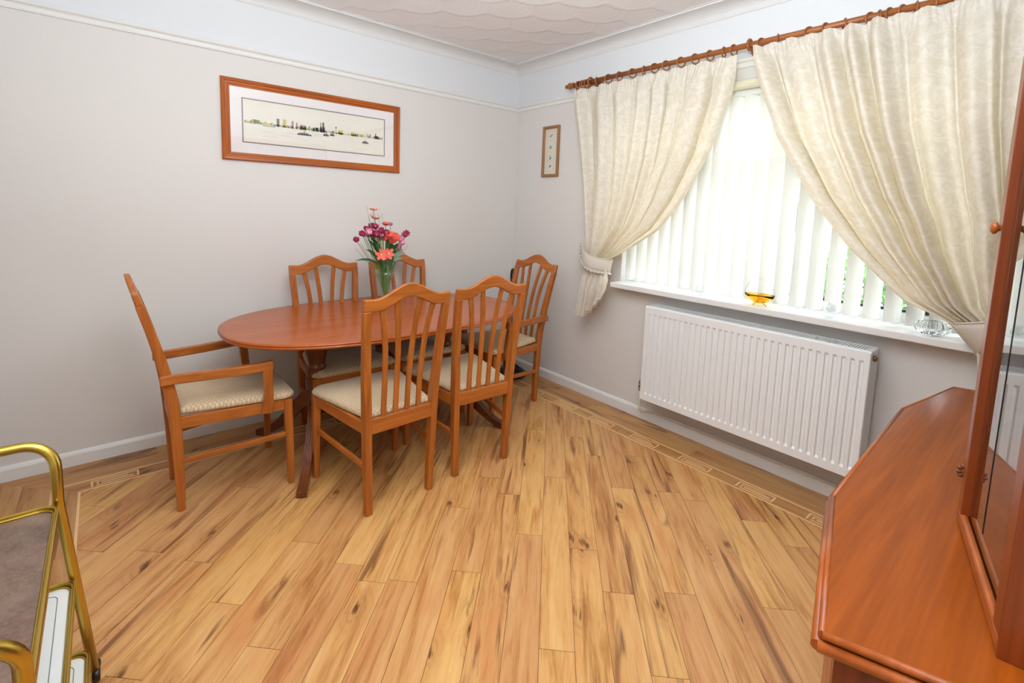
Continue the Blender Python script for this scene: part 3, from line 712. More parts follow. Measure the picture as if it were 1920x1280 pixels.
for k, mb in lay.items(): mb.build('skyline_ink', k, p0)
MB().box(-0.512, 0.512, -0.0125, -0.0110, -0.188, 0.188).build('pane', 'picture_pane', pic)
sp = thing('small_picture', 'narrow upright framed set of four tiny prints near the room corner', 'picture', (0, -0.432, 1.862))
frame_bars(sp, -0.091, 0.091, -0.200, 0.200, 0.022, 'light_frame_', False, 0.020, [(0, 0), (0, 0.018), (0.004, 0.020), (0.018, 0.018), (0.022, 0.012), (0.022, 0)])
MB().box(-0.006, -0.001, -0.072, 0.072, -0.181, 0.181).build('mat_board', 'small_paper', sp)
for z in (0.125, 0.042, -0.042, -0.122):
    st = MB().box(-0.0072, -0.006, -0.030, 0.030, z-0.026, z+0.030).build('stamp_print', 'stamp_paper', sp)
    m = MB(); rq = random.Random(int(z*1000))
    for k in range(5):
        a, b = rq.uniform(-0.016, 0.006), rq.uniform(-0.018, 0.008); m.box(-0.0080, -0.0071, a, a+0.012, z+b, z+b+0.008)
    m.build('print_ink', 'ink_grey', st)
MB().box(-0.0105, -0.0095, -0.070, 0.070, -0.179, 0.179).build('pane', 'picture_pane', sp)

# ------------------------------------------------------------------ dining chairs
RK = [(0, 0.004), (0.2, 0.002), (0.4, -0.006), (0.5, -0.013), (0.6, -0.030), (0.7, -0.052), (0.8, -0.078), (0.9, -0.107), (1.0, -0.140), (1.1, -0.170)]
RS = [1.0]
rake = lambda z: interp(RK, z)*RS[0]
def sm(path_fn, zs): return [path_fn(z) for z in zs]
def chair(name, label, arms):
    t = thing(name, label, 'chair')
    zs = [0, 0.15, 0.3, 0.38, 0.45, 0.5, 0.56, 0.62, 0.7, 0.78, 0.86, 0.952]
    for s in (-1, 1):
        P = [(s*(lerp(0.160, 0.173, z/0.5) if z < 0.5 else lerp(0.173, 0.198, (z-0.5)/0.435)), rake(z), z) for z in zs]
        S = [(0.034, lerp(0.030, 0.046, min(1, z/0.42)) if z < 0.5 else lerp(0.046, 0.030, (z-0.5)/0.45)) for z in zs]
        MB().sweep(P, S, (1, 0, 0)).build('leg', 'chair_wood_z', t, 0.005, 3)
    for s in (-1, 1):
        MB().sweep([(s*0.223, 0.452, 0), (s*0.222, 0.447, 0.25), (s*0.221, 0.442, 0.44)], [(0.027, 0.027), (0.034, 0.034), (0.038, 0.038)], (1, 0, 0)).build('leg', 'chair_wood_z', t, 0.004, 3)
        MB().sweep([(s*0.176, 0.012, 0.235), (s*0.221, 0.435, 0.26)], (0.016, 0.026), (1, 0, 0)).build('stretcher', 'chair_wood_y', t, 0.004)
        MB().sweep([(s*0.176, 0.012, 0.413), (s*0.219, 0.430, 0.413)], (0.020, 0.054), (1, 0, 0)).build('seat_rail', 'chair_wood_y', t, 0.003)
    MB().box(-0.205, 0.205, 0.432, 0.452, 0.386, 0.440).build('seat_rail', 'chair_wood_x', t, 0.003)
    MB().box(-0.158, 0.158, -0.022, 0.004, 0.385, 0.452).build('seat_rail', 'chair_wood_x', t, 0.003)
    # crest rail
    m = MB(); n = 40; ri = []
    for i in range(n+1):
        x = -0.216+0.432*i/n; a = abs(x); tz = 1.001+0.060*(0.5+0.5*math.cos(PI*min(1, a/0.170)))+0.003*max(0, (a-0.17)/0.046)
        bz = 0.947+0.052*(0.5+0.5*math.cos(PI*min(1, a/0.155))) if a < 0.178 else 0.947
        ri.append([(x, rake(bz)+0.014, bz), (x, rake(tz)+0.011, tz), (x, rake(tz)-0.011, tz), (x, rake(bz)-0.014, bz)])
    m.rings(ri, smooth=False); fixn(m.build('crest_rail', 'chair_wood_x', t, 0.007, 3))
    for xb, xt in ((-0.090, -0.134), (-0.030, -0.060), (0.030, 0.060), (0.090, 0.134)):
        P = []
        for k in range(13):
            q = k/12; z = lerp(0.445, 0.972 if abs(xt) > 0.1 else 0.989, q); P.append((xb+(xt-xb)*q**3.2+0*(xb)*(1-q), rake(z), z))
        MB().sweep(P, (0.025, 0.013), (1, 0, 0)).build('splat', 'chair_wood_z', t, 0.003)
    # upholstered seat
    out = []
    def rr_poly(ins):
        pts = []; cs = [(-0.168, 0.010, 0.015), (0.168, 0.010, 0.015), (0.243, 0.475, 0.045), (-0.243, 0.475, 0.045)]
        angs = [(PI, 1.5*PI), (1.5*PI, 2*PI), (0, 0.5*PI), (0.5*PI, PI)]
        for (cx, cy, r), (a0_, a1_) in zip(cs, angs):
            sx = 1 if cx > 0 else -1; sy = 1 if cy > 0.2 else -1; ox, oy = cx-sx*r, cy-sy*r
            for k in range(7):
                a = lerp(a0_, a1_, k/6); pts.append((ox+(r-ins*0)*math.cos(a), oy+r*math.sin(a)))
        c = (0, 0.245); return [(c[0]+(x-c[0])*(1-ins/0.22), c[1]+(y-c[1])*(1-ins/0.22)) for x, y in pts]
    R3 = [[(x, y, z) for x, y in rr_poly(i_)] for i_, z in ((0.012, 0.441), (0.001, 0.447), (-0.001, 0.458), (0.004, 0.470), (0.016, 0.479), (0.05, 0.486), (0.12, 0.492), (0.20, 0.494))]
    fixn(MB().rings(R3, smooth=True).build('seat', 'seat_fabric', t))
    if arms:
        for s in (-1, 1):
            P = [(s*0.203, -0.056, 0.622), (s*0.207, 0.0, 0.624), (s*0.232, 0.15, 0.624), (s*0.252, 0.28, 0.627), (s*0.262, 0.372, 0.634)]
            MB().sweep(P, [(0.026, 0.040), (0.028, 0.042), (0.030, 0.042), (0.032, 0.042), (0.032, 0.040)], (1, 0, 0)).build('armrest', 'chair_wood_y', t, 0.006, 3)
            P = [(s*0.260, 0.350, 0.638), (s*0.257, 0.345, 0.60), (s*0.246, 0.352, 0.5), (s*0.236, 0.352, 0.44), (s*0.233, 0.345, 0.392)]
            MB().sweep(P, [(0.030, 0.044), (0.030, 0.042), (0.028, 0.038), (0.026, 0.048), (0.024, 0.044)], (1, 0, 0)).build('arm_support', 'chair_wood_z', t, 0.005, 3)
    return t
grp = 'dining chairs around the oval table'
RS[0] = 0.48
A = chair('dining_chair', 'wooden dining chair with its back to us, nearer the left armchair', False); A['group'] = grp
A.location = (-1.750, -1.288, 0); A.rotation_euler = (0, 0, math.radians(2.6))
dup(A, (-1.262, -1.268, 0), math.radians(-2.4), 'wooden dining chair with its back to us, further right towards the window', grp)
dup(A, (-1.695, -0.190, 0), math.radians(180), 'wooden dining chair on the far side of the table, left of the flowers', grp)
dup(A, (-1.178, -0.185, 0), math.radians(180.5), 'wooden dining chair on the far side of the table, behind the flowers', grp)
RS[0] = 0.90
Cc = chair('armchair', 'wooden carver armchair at the left end of the table', True); Cc['group'] = 'armchairs at the two ends of the table'
Cc.location = (-2.558, -0.598, 0); Cc.rotation_euler = (0, 0, math.radians(-90))
dup(Cc, (-0.412, -0.618, 0), math.radians(90+1), 'wooden carver armchair at the far right end of the table by the corner', 'armchairs at the two ends of the table')

# ------------------------------------------------------------------ table
TC = (-1.490, -0.590)
tb = thing('dining_table', 'oval orange brown wooden dining table on twin pedestals', 'table', (TC[0], TC[1], 0))
def oval(a, b, z, n=96, e=2.45):
    return [(a*abs(math.cos(t))**(2/e)*(1 if math.cos(t) >= 0 else -1), b*abs(math.sin(t))**(2/e)*(1 if math.sin(t) >= 0 else -1), z) for t in [2*PI*(k+0.5)/n for k in range(n)]]
TA, TB_ = 0.870, 0.530
fixn(MB().rings([oval(TA-d, TB_-d, z) for d, z in ((0.030, 0.722), (0.012, 0.722), (0.005, 0.725), (0.001, 0.730), (0.003, 0.735), (0.007, 0.7365), (0.003, 0.739), (0.002, 0.743), (0.006, 0.748), (0.012, 0.750), (0.03, 0.7503))], smooth=True).build('tabletop', 'table_wood', tb))
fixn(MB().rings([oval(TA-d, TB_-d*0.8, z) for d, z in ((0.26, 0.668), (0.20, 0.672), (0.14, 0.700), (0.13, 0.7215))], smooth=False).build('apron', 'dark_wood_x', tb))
for s in (-1, 1):
    px = s*0.41
    pr = [(0.055, 0.24), (0.055, 0.27), (0.048, 0.29), (0.050, 0.40), (0.054, 0.44), (0.048, 0.455), (0.053, 0.463), (0.053, 0.474), (0.044, 0.482), (0.050, 0.492), (0.050, 0.502), (0.040, 0.512), (0.046, 0.53), (0.058, 0.58), (0.060, 0.62), (0.055, 0.645), (0.075, 0.655), (0.080, 0.672)]
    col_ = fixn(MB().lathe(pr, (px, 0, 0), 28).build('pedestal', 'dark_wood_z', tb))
    for sy in (-1, 1):
        d = Vector((s*0.21, sy*0.405, 0)); L = d.length; d.normalize(); sd_ = Vector((-d.y, d.x, 0)); m = MB()
        P = [Vector((px, 0, 0))+d*(L*q)+Vector((0, 0, z)) for q, z in ((0.06, 0.315), (0.16, 0.30), (0.30, 0.245), (0.45, 0.175), (0.60, 0.112), (0.75, 0.064), (0.88, 0.034), (1.0, 0.019))]
        S = [(0.046, 0.085), (0.046, 0.080), (0.045, 0.070), (0.044, 0.060), (0.043, 0.050), (0.043, 0.040), (0.044, 0.034), (0.046, 0.032)]
        m.sweep(P, S, sd_)
        for k in (-0.013, 0.0, 0.013):
            rr_ = []
            for i, (p, s_) in enumerate(zip(P, S)):
                a = P[max(0, i-1)]; b = P[min(len(P)-1, i+1)]; T = (b-a).normalized(); N = sd_.cross(T); N = N if N.z > 0 else -N
                rr_.append(p+N*(s_[1]/2)+sd_*k)
            m.tube(rr_, 0.0042, 6)
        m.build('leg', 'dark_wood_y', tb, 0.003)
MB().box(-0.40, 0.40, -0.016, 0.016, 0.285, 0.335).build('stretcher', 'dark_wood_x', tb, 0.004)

# ------------------------------------------------------------------ vase and flowers
VX, VY, VZ = -1.445, -0.485, 0.7503
vz = thing('glass_vase', 'clear glass trumpet vase holding flowers on the table', 'vase', (VX, VY, VZ))
po = [(0.0, 0.0), (0.026, 0.0), (0.032, 0.006), (0.034, 0.018), (0.030, 0.032), (0.022, 0.045), (0.020, 0.07), (0.024, 0.12), (0.030, 0.17), (0.038, 0.205), (0.046, 0.23)]
pi_ = [(0.0445, 0.23), (0.036, 0.205), (0.028, 0.17), (0.021, 0.12), (0.016, 0.07), (0.012, 0.055), (0.0005, 0.050)]
fixn(MB().lathe([(max(r, 0.0005), z) for r, z in po+pi_], n=32).build('vase_body', 'vase_glass', vz))
bq = thing('flower_bouquet', 'mixed bouquet of coral, crimson and pale pink flowers in the glass vase', 'flowers', (VX, VY, VZ+0.06))
rf = random.Random(4)
def stem(to, r=0.0018, mat='stem_green'):
    a = Vector((rf.uniform(-0.008, 0.008), rf.uniform(-0.008, 0.008), 0.0)); b = Vector((to[0]*0.22, to[1]*0.22, 0.17)); c = Vector(to)
    P = [a*(1-t)**2+b*2*t*(1-t)+c*t*t for t in [k/8 for k in range(9)]]; MB().tube(P, r, 5).build('stem', mat, bq)
def petal(m, c, n_, up_, L, wd, curl, ang):
    # petal from centre c, normal n_, rotated ang
    u = up_; v_ = n_.cross(u); d = (u*math.cos(ang)+v_*math.sin(ang)).normalized(); s_ = n_.cross(d)
    pts = []
    for q, ww in ((0.05, 0.25), (0.35, 0.85), (0.7, 1.0), (0.92, 0.6), (1.0, 0.05)):
        ctr = c+d*(L*q)+n_*(curl*q*q*L); pts.append((ctr-s_*wd*ww/2, ctr+s_*wd*ww/2))
    vs = [p for pr_ in pts for p in pr_]; m.add(vs, [(2*i, 2*i+1, 2*i+3, 2*i+2) for i in range(4)], True)
def blossom(pos, mat, rad_, npet, curl, layers=1, face=None, centre='petal_cream', wd=None):
    stem(pos); c = Vector(pos); n_ = (face or Vector((rf.uniform(-0.5, 0.1), -0.7, rf.uniform(0.3, 0.9)))).normalized(); u = n_.orthogonal().normalized(); m = MB()
    for l in range(layers):
        for k in range(npet): petal(m, c+n_*0.003*l, n_, u, rad_*(1-0.22*l)*rf.uniform(0.9, 1.08), (wd or rad_*0.55), curl+0.35*l, 2*PI*(k+0.5*l)/npet+rf.uniform(-0.1, 0.1))
    b = m.build('blossom', mat, bq)
    if centre: MB().lathe([(0.0006, rad_*0.12), (rad_*0.12, rad_*0.08), (rad_*0.15, 0), (0.0006, -rad_*0.05)], n=10).build('flower_centre', centre, b).matrix_local = Matrix.Translation(c+n_*0.003) @ n_.to_track_quat('Z', 'Y').to_matrix().to_4x4()
F = lambda x, z, y=0.0: (x-VX, y, z-VZ-0.06)
blossom(F(-1.527, 1.358), 'petal_pale', 0.036, 14, 0.5, 1, Vector((0, -0.15, 1)), 'petal_crimson', 0.014)
blossom(F(-1.522, 1.305, -0.01), 'petal_pale', 0.036, 14, 0.7, 1, Vector((0.1, -0.2, 1)), 'petal_crimson', 0.014)
blossom(F(-1.448, 1.268), 'petal_coral', 0.027, 12, 0.5, 2, Vector((0, -0.3, 1)), None, 0.012)
blossom(F(-1.405, 1.272, 0.02), 'petal_purple', 0.018, 9, 0.5, 1, None, 'petal_pink', 0.006)
for k in range(24):
    a = rf.uniform(0, 2*PI); q = rf.random()**0.5
    blossom(F(-1.550+0.100*q*math.cos(a), 1.228+0.036*q*math.sin(a)-2.2*min(0, 0.100*q*math.cos(a)+0.03)**2*10*0.7, rf.uniform(-0.07, 0.02)), rf.choice(('petal_crimson', 'petal_crimson', 'petal_pink')), 0.021, 8, 0.5, 2, None, rf.choice((None, 'petal_cream')), 0.012)
for dx, dz in ((0.0, 0.0), (0.035, -0.008), (-0.03, 0.012), (0.05, 0.012), (0.012, 0.022)):
    blossom(F(-1.45+dx, 1.185+dz, -0.03), 'petal_coral', 0.032, 8, 0.3, 2, None, None, 0.018)
for dx, dz in ((0, 0), (-0.045, -0.005)):
    blossom(F(-1.452+dx, 1.098+dz, -0.05), 'petal_coral', 0.040, 6, 0.15, 1, Vector((-0.2, -1, 0.3)), 'petal_cream', 0.022)
for x, z in ((-1.300, 1.215), (-1.318, 1.205), (-1.355, 1.185), (-1.345, 1.155), (-1.365, 1.13), (-1.350, 1.105)):
    blossom(F(x, z, rf.uniform(-0.03, 0.02)), rf.choice(('petal_crimson', 'petal_pink', 'petal_pink')), 0.024, 8, 0.5, 2, None, None, 0.010)
def leaf(base, tip, wd, mat='leaf_green', bend=0.02):
    a, b = Vector(base), Vector(tip); d = (b-a).normalized(); s_ = d.cross(Vector((0, -1, 0.25))).normalized(); m = MB(); pr_ = []
    for q, w_ in ((0, 0.1), (0.2, 0.7), (0.45, 1), (0.7, 0.75), (0.9, 0.3), (1, 0.03)):
        c = a+(b-a)*q+Vector((0, -0.01, bend*math.sin(PI*q))); pr_ += [c-s_*wd*w_/2, c+Vector((0, 0.003, 0)), c+s_*wd*w_/2]
    fs = []
    for i in range(5): fs += [(3*i, 3*i+1, 3*i+4, 3*i+3), (3*i+1, 3*i+2, 3*i+5, 3*i+4)]
    m.add(pr_, fs, True).build('leaf', mat, bq)
for (x0, z0), (x1, z1), wd in (((-1.49, 1.04), (-1.60, 1.13), 0.020), ((-1.48, 1.06), (-1.585, 1.185), 0.024), ((-1.47, 1.08), (-1.56, 1.20), 0.026), ((-1.47, 1.05), (-1.545, 1.17), 0.026), ((-1.49, 1.03), (-1.66, 1.065), 0.016), ((-1.45, 1.08), (-1.47, 1.19), 0.030),
                             ((-1.44, 1.08), (-1.42, 1.17), 0.034), ((-1.43, 1.06), (-1.39, 1.16), 0.030), ((-1.44, 1.03), (-1.37, 1.12), 0.028), ((-1.46, 1.0), (-1.50, 1.09), 0.030), ((-1.44, 0.99), (-1.42, 1.09), 0.034), ((-1.45, 0.97), (-1.49, 1.05), 0.026), ((-1.49, 1.02), (-1.565, 1.10), 0.018)):
    leaf(F(x0, z0, rf.uniform(-0.03, 0)), F(x1, z1, rf.uniform(-0.07, -0.01)), wd)
for (x0, z0), (x1, z1), wd in (((-1.42, 1.04), (-1.345, 1.10), 0.030), ((-1.42, 1.03), (-1.36, 1.065), 0.026), ((-1.45, 1.0), (-1.47, 1.08), 0.028)):
    leaf(F(x0, z0), F(x1, z1, -0.05), wd, 'leaf_grey')
for x, z in ((-1.575, 1.385), (-1.565, 1.33), (-1.475, 1.345), (-1.61, 1.16), (-1.30, 1.145), (-1.645, 1.135), (-1.50, 1.34)): stem(F(x, z, -0.01), 0.0011, 'leaf_grey')

# ------------------------------------------------------------------ glass on the sill
SZ = 0.916
gb = thing('glass_basket', 'amber and clear glass basket with a tall loop handle on the sill', 'glass basket', (-0.030, -2.135, SZ))
pb = [(0.0006, 0.012), (0.012, 0.012), (0.035, 0.022), (0.056, 0.044), (0.064, 0.062), (0.061, 0.062), (0.052, 0.046), (0.032, 0.027), (0.0006, 0.018)]
o = fixn(MB().lathe(pb, n=32).build('bowl', 'amber_glass', gb)); o.scale = (0.8, 1.25, 1)
for a in (0.5, 2.6, 4.7): MB().tube([(0.018*math.cos(a), 0.022*math.sin(a), 0.016), (0.026*math.cos(a), 0.034*math.sin(a), 0.006), (0.030*math.cos(a), 0.040*math.sin(a), 0.004)], [0.006, 0.005, 0.004], 8).build('foot', 'amber_glass', gb)
MB().tube([(0, 0.079*math.cos(a), 0.060+0.088*math.sin(a)) for a in [PI*k/24 for k in range(25)]], 0.0042, 8).build('handle', 'clear_glass', gb)
fg = thing('glass_figurine', 'small clear glass swan figurine on the sill, left of the amber basket', 'ornament', (-0.03, -1.80, SZ))
fixn(MB().lathe([(0.0006, 0), (0.024, 0.001), (0.030, 0.010), (0.024, 0.024), (0.0006, 0.030)], n=20).build('body', 'clear_glass', fg))
MB().tube([(0, 0.018, 0.016), (0, 0.032, 0.032), (0, 0.030, 0.050), (0, 0.016, 0.062), (0, 0.002, 0.058), (0, -0.010, 0.050)], [0.010, 0.008, 0.007, 0.007, 0.007, 0.002], 10).build('neck', 'clear_glass', fg)
gt = thing('glass_tumbler', 'clear glass candle tumbler on the sill, between basket and bowl', 'glass', (-0.030, -2.475, SZ))
fixn(MB().lathe([(0.0006, 0), (0.022, 0), (0.026, 0.005), (0.020, 0.016), (0.028, 0.030), (0.033, 0.070), (0.030, 0.070), (0.024, 0.034), (0.0006, 0.028)], n=16).build('tumbler', 'clear_glass', gt))
cb = thing('cut_glass_bowl', 'round cut glass bowl on the sill near the right curtain tieback', 'bowl', (-0.035, -2.865, SZ))
m = MB(); ri = []
for r, z in [(0.0006, 0), (0.032, 0), (0.050, 0.014), (0.058, 0.032), (0.052, 0.050), (0.044, 0.058), (0.040, 0.056), (0.046, 0.046), (0.050, 0.032), (0.042, 0.018), (0.0006, 0.008)]:
    ri.append([((r*(1+0.07*(-1)**k))*math.cos(2*PI*k/28), (r*(1+0.07*(-1)**k))*math.sin(2*PI*k/28), z) for k in range(28)])
m.rings(ri, smooth=False); fixn(m.build('bowl', 'cut_glass', cb))

# ------------------------------------------------------------------ sideboard with glazed upper cabinet
sb = thing('sideboard', 'orange brown sideboard with angled ends in the right foreground', 'sideboard', (-1.15, -3.2, 0))
so = lambda p: (p[0]+1.15, p[1]+3.2)
TP = [(-2.0, -3.047), (-1.572, -2.938), (-0.812, -2.915), (-0.381, -2.986), (-0.200, -3.482), (-1.853, -3.482)]
tp = [so(p) for p in TP]
def inset(poly, d):
    n = len(poly); out = []; c = (sum(p[0] for p in poly)/n, sum(p[1] for p in poly)/n)
    for i in range(n):
        p0_, p1, p2 = Vector(poly[i-1]), Vector(poly[i]), Vector(poly[(i+1) % n])
        def nrm(a, b):
            e = (b-a).normalized(); v_ = Vector((-e.y, e.x)); return v_ if v_.dot(Vector(c)-a) > 0 else -v_
        n1, n2 = nrm(p0_, p1), nrm(p1, p2); k = 1+n1.dot(n2); out.append(tuple(p1+(n1+n2)*(d/k)))
    return out
zT = 0.80
MB().prism(inset(tp, 0.012), zT-0.034, zT).build('top', 'side_top_wood', sb, 0.001)
m = MB()
for d, z, r in ((0.011, zT-0.0045, 0.006), (0.006, zT-0.020, 0.0085)):
    q = inset(tp, d); path = [(q[5][0], q[5][1], z)]+[(q[i][0], q[i][1], z) for i in (0, 1, 2, 3, 4)]
    for a, b in zip(path, path[1:]): m.tube([a, b], r, 12)
m.build('edge_moulding', 'cabinet_wood_x', sb)
body = inset(tp, 0.026)
MB().prism(inset(tp, 0.045), 0.09, zT-0.034).build('carcass', 'cabinet_wood_z', sb)
MB().prism(inset(tp, 0.06), 0.0, 0.09).build('plinth', 'dark_wood_x', sb)
def face_panel(a, b, u0, u1, z0, z1, th, name, mat, parent, bevel=0.002, off=0.0):
    a, b = Vector(a), Vector(b); e = (b-a).normalized(); nn = Vector((-e.y, e.x)); cc_ = Vector(so((-1.1, -3.3)))
    if nn.dot(cc_-a) > 0: nn = -nn
    p = [a+e*u0+nn*off, a+e*u1+nn*off, a+e*u1+nn*(off+th), a+e*u0+nn*(off+th)]
    return MB().prism([tuple(x_) for x_ in p], z0, z1).build(name, mat, parent, bevel)
C2 = inset(tp, 0.045)
def edge_len(i): return (Vector(C2[i])-Vector(C2[(i+1) % 6])).length
for i, nd in ((0, 1), (1, 2), (2, 1)):
    L = edge_len(i); wd = L/nd
    for k in range(nd):
        dr = face_panel(C2[i], C2[(i+1) % 6], k*wd+0.006, (k+1)*wd-0.006, 0.10, zT-0.20, 0.018, 'door', 'cabinet_wood_z', sb)
        d2 = face_panel(C2[i], C2[(i+1) % 6], k*wd+0.006, (k+1)*wd-0.006, zT-0.19, zT-0.045, 0.018, 'drawer', 'cabinet_wood_x', sb)
        a, b = Vector(C2[i]), Vector(C2[(i+1) % 6]); e = (b-a).normalized(); nn = Vector((-e.y, e.x)); nn = nn if nn.y > 0 else -nn
        for par, uu, zz in ((dr, k*wd+(0.05 if k else wd-0.05) if nd > 1 else wd-0.05, zT-0.26), (d2, k*wd+wd*0.5, zT-0.118)):
            c = a+e*uu+nn*0.018
            kb = MB().lathe([(0.006, 0), (0.006, 0.008), (0.013, 0.014), (0.014, 0.020), (0.009, 0.026), (0.0006, 0.027)], n=16).build('knob', 'cabinet_wood_z', par)
            kb.matrix_local = Matrix.Translation((c.x, c.y, zz)) @ Vector((nn.x, nn.y, 0)).to_track_quat('Z', 'Y').to_matrix().to_4x4()
# end facing us: narrow post, dark gap, panel
Le = edge_len(5)
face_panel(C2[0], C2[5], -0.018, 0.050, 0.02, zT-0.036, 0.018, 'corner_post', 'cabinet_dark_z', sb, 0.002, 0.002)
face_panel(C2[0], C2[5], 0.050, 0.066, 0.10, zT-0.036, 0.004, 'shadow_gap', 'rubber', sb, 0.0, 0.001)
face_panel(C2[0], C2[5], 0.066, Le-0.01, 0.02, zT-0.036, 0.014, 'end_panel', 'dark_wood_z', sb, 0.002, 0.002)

hc = thing('display_cabinet', 'tall glass fronted display cabinet standing on the sideboard', 'cabinet', (-1.15, -3.2, zT))
HT = 2.08-zT
E0, E1, E2, E3 = (-1.838, -3.2225), (-1.463, -3.135), (-0.87, -3.112), (-0.53, -3.168)
B0, B3 = (-1.795, -3.482), (-0.46, -3.482)
hp = [so(p) for p in (E0, E1, E2, E3, B3, B0)]
MB().prism([(x_, y_) for x_, y_ in inset(hp, 0.006)], HT, HT+0.03).build('cornice', 'cabinet_wood_x', hc, 0.006)
MB().prism(inset(hp, 0.022), 0.0, 0.018).build('base_board', 'cabinet_wood_x', hc)
MB().box(so(B0)[0], so(B3)[0], so(B0)[1], so(B0)[1]+0.010, 0.018, HT).build('back_panel', 'inside_dark', hc)
def hseg(a, b, name, mat, th=0.022, z0=0.0, z1=None, u0=0, u1=None, off=0.0, parent=None, bevel=0.0015):
    a, b = Vector(so(a)), Vector(so(b)); e = (b-a).normalized(); nn = Vector((-e.y, e.x)); L = (b-a).length
    cc_ = Vector(so((-1.15, -3.35)))
    if nn.dot(cc_-a) < 0: nn = -nn       # inward
    u1 = L if u1 is None else u1; z1 = HT if z1 is None else z1
    p = [a+e*u0+nn*off, a+e*u1+nn*off, a+e*u1+nn*(off+th), a+e*u0+nn*(off+th)]
    return MB().prism([tuple(x_) for x_ in p], z0, z1).build(name, mat, parent or hc, bevel)
# near end panel (facing the camera) with its front post
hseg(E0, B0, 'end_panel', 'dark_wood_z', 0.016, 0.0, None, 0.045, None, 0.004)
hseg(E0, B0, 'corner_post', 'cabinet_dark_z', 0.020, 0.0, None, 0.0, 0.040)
hseg(E3, B3, 'end_panel', 'cabinet_wood_z', 0.016)
def glazed(a, b, door_name='door'):
    L = (Vector(a)-Vector(b)).length
    d = hseg(a, b, door_name, 'cabinet_dark_z', 0.016, 0.028, HT, L-0.030, L)        # stile near b
    hseg(a, b, 'stile', 'cabinet_dark_z', 0.016, 0.028, HT, 0, 0.040, parent=d)
    hseg(a, b, 'rail', 'cabinet_wood_x', 0.012, 0.004, 0.030, 0.0, L, parent=d, bevel=0.005)
    hseg(a, b, 'rail', 'cabinet_wood_x', 0.016, HT-0.05, HT, 0.04, L-0.030, parent=d)
    hseg(a, b, 'pane', 'cabinet_pane', 0.004, 0.012, HT-0.05, 0.040, L-0.030, 0.0125, parent=d, bevel=0)
    return d
d1 = glazed(E0, E1); d2_ = glazed(E1, E2); d3 = glazed(E2, E3)
hseg(E0, E1, 'glass_seam', 'rubber', 0.001, 0.06, HT-0.05, 0.234, 0.2355, 0.0115, parent=d1, bevel=0)
nn = Vector((-0.229, 0.973, 0)).normalized(); c = Vector((*so((-1.486, -3.139)), 1.395-zT))
kb = MB().lathe([(0.006, 0), (0.006, 0.002), (0.011, 0.005), (0.012, 0.009), (0.007, 0.013), (0.0006, 0.014)], n=16).build('knob', 'cabinet_wood_z', d1)
kb.matrix_local = Matrix.Translation(c) @ nn.to_track_quat('Z', 'Y').to_matrix().to_4x4()
m = MB(); c = Vector((*so((-1.462, -3.139)), 0.905-zT))
for k in range(7):
    a = 2*PI*k/7; p = c+Vector((0, 0, 0.010*math.cos(a)+0))+nn*(0.005+0.006*math.sin(a)); m.lathe([(0.0006, -0.004), (0.004, -0.002), (0.0045, 0.002), (0.0006, 0.005)], tuple(p), 8)
m.tube([c, c+nn*0.012], 0.003, 6); m.build('key_ornament', 'dark_wood_z', d1)
for z in (0.42, 0.82): MB().prism(inset(hp, 0.035), z, z+0.006).build('shelf', 'window_pane', hc)

# ------------------------------------------------------------------ gold drinks trolley
tr_ = thing('drinks_trolley', 'gold metal three tier drinks trolley at the left edge', 'trolley', (-3.03, -1.95, 0))
ox, oy = 3.03, 1.95
def rrect(x0, x1, y0, y1, r, z, n=6):
    P = []
    for cx, cy, a0_ in ((x1-r, y1-r, 0), (x0+r, y1-r, PI/2), (x0+r, y0+r, PI), (x1-r, y0+r, 1.5*PI)):
        for k in range(n+1): a = a0_+PI/2*k/n; P.append((cx+r*math.cos(a)+ox, cy+r*math.sin(a)+oy, z))
    return P
lx = lambda z: lerp(-2.838, -2.884, min(1, z/0.61)); rx = lambda z: -3.19
lyf = lambda z: lerp(-1.535, -1.618, min(1, z/0.61)); lyn = lambda z: lerp(-2.36, -2.29, min(1, z/0.61))
for z, mt in ((0.605, 'tray_brown'), (0.365, 'tray_white'), (0.125, 'tray_white')):
    x0, x1, y0, y1 = rx(z)+0.012, lx(z)-0.001, lyn(z)+0.012, lyf(z)-0.012
    ring = rrect(x0, x1, y0, y1, 0.035, z)
    MB().sweep(ring, (0.022, 0.008), (0, 0, 1), closed=True).build('tray_rim', 'gold', tr_, 0.003, 2)
    tpn = MB().prism([(x, y) for x, y, _ in rrect(x0+0.004, x1-0.004, y0+0.004, y1-0.004, 0.033, z)], z-0.006, z-0.001).build('tray_panel', mt, tr_)
    MB().tube(rrect(x0+0.006, x1-0.006, y0+0.006, y1-0.006, 0.030, z+0.001), 0.003, 6, closed=True).build('inner_bead', 'gold', tr_)
    if mt == 'tray_white':
        MB().sweep(rrect(x0+0.03, x1-0.03, y0+0.03, y1-0.03, 0.02, z-0.0008), (0.0012, 0.0015), (0, 0, 1), closed=True).build('printed_line', 'tray_line', tpn)
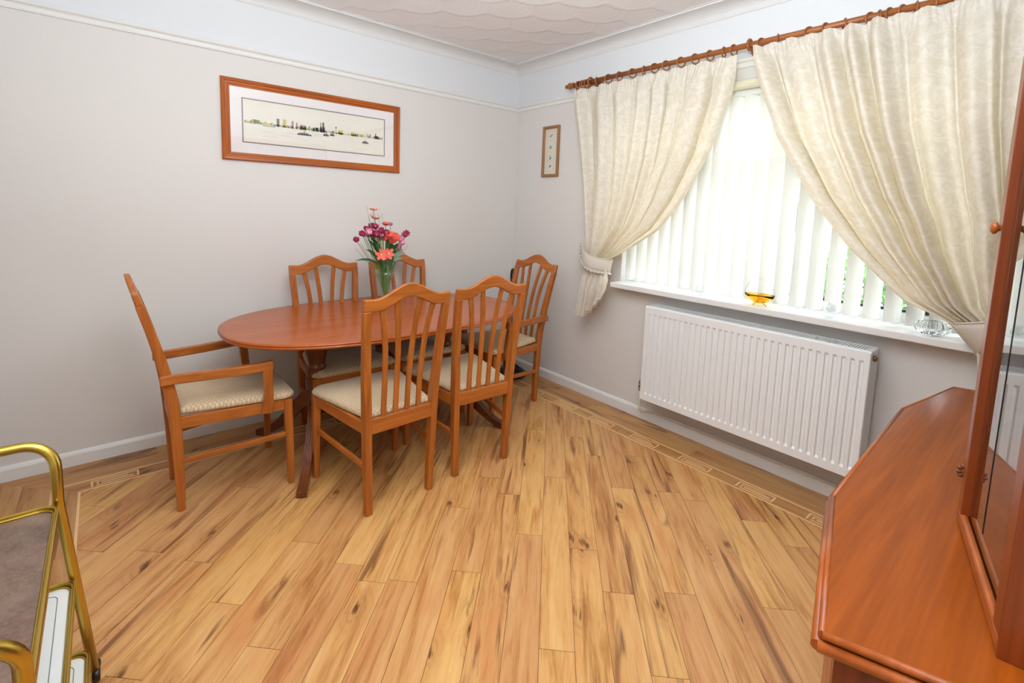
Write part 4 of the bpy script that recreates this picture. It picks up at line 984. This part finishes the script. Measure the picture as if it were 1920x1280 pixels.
for ly in (lyf, lyn):
    P = [(lx(z)+ox, ly(z)+oy, z) for z in (0.045, 0.3, 0.61)]; rc = 0.065; xa, xb, yt = lx(1)+ox, rx(1)+ox, ly(1)+oy
    sg = 1 if ly is lyf else -1
    for k in range(9): a = PI/2*k/8; P.append((xa-rc+rc*math.cos(a), yt+sg*0.02*math.sin(a), 0.703+rc*math.sin(a)))
    for k in range(9): a = PI/2+PI/2*k/8; P.append((xb+rc+rc*math.cos(a), yt+sg*0.02*math.sin(a), 0.703+rc*math.sin(a)))
    P += [(rx(z)+ox, ly(z)+oy, z) for z in (0.61, 0.3, 0.045)]
    MB().tube(P, 0.0120, 12).build('frame_tube', 'gold', tr_)
    for x_ in (lx(0)+ox, rx(0)+ox):
        Y = ly(0)+oy
        cs = MB().lathe([(0.010, 0.036), (0.012, 0.046), (0.012, 0.058)], (x_, Y, 0), 12).build('castor', 'black_plastic', tr_)
        MB().lathe([(0.0006, -0.009), (0.018, -0.009), (0.0205, -0.005), (0.0205, 0.005), (0.018, 0.009), (0.0006, 0.009)], (x_, Y, 0.0205), 18, axis='x').build('wheel', 'black_plastic', cs)

# ------------------------------------------------------------------ black vacuum in the corner
vc = thing('stick_vacuum', 'black stick vacuum leaning in the corner behind the far armchair', 'vacuum', (-0.20, -0.27, 0))
fixn(MB().lathe([(0.0006, 0.0), (0.10, 0.0), (0.118, 0.012), (0.118, 0.035), (0.10, 0.055), (0.05, 0.068), (0.0006, 0.070)], n=28).build('floor_base', 'black_plastic', vc))
MB().tube([(0.0, 0.03, 0.06), (0.02, 0.055, 0.30), (0.045, 0.08, 0.78)], [0.018, 0.014, 0.012], 12).build('tube', 'black_plastic', vc)
MB().tube([(0.045+0.004*math.sin(a), 0.080+0.022*math.sin(a), 0.835+0.055*math.cos(a)) for a in [2*PI*k/20 for k in range(20)]], 0.011, 8, closed=True).build('handle', 'black_plastic', vc)
MB().tube([(0.07*math.cos(a)-0.02, 0.05*math.sin(a)-0.02, 0.075+0.01*math.sin(2*a)) for a in [2*PI*k/24 for k in range(24)]], 0.007, 8, closed=True).build('cable_loop', 'rubber', vc)
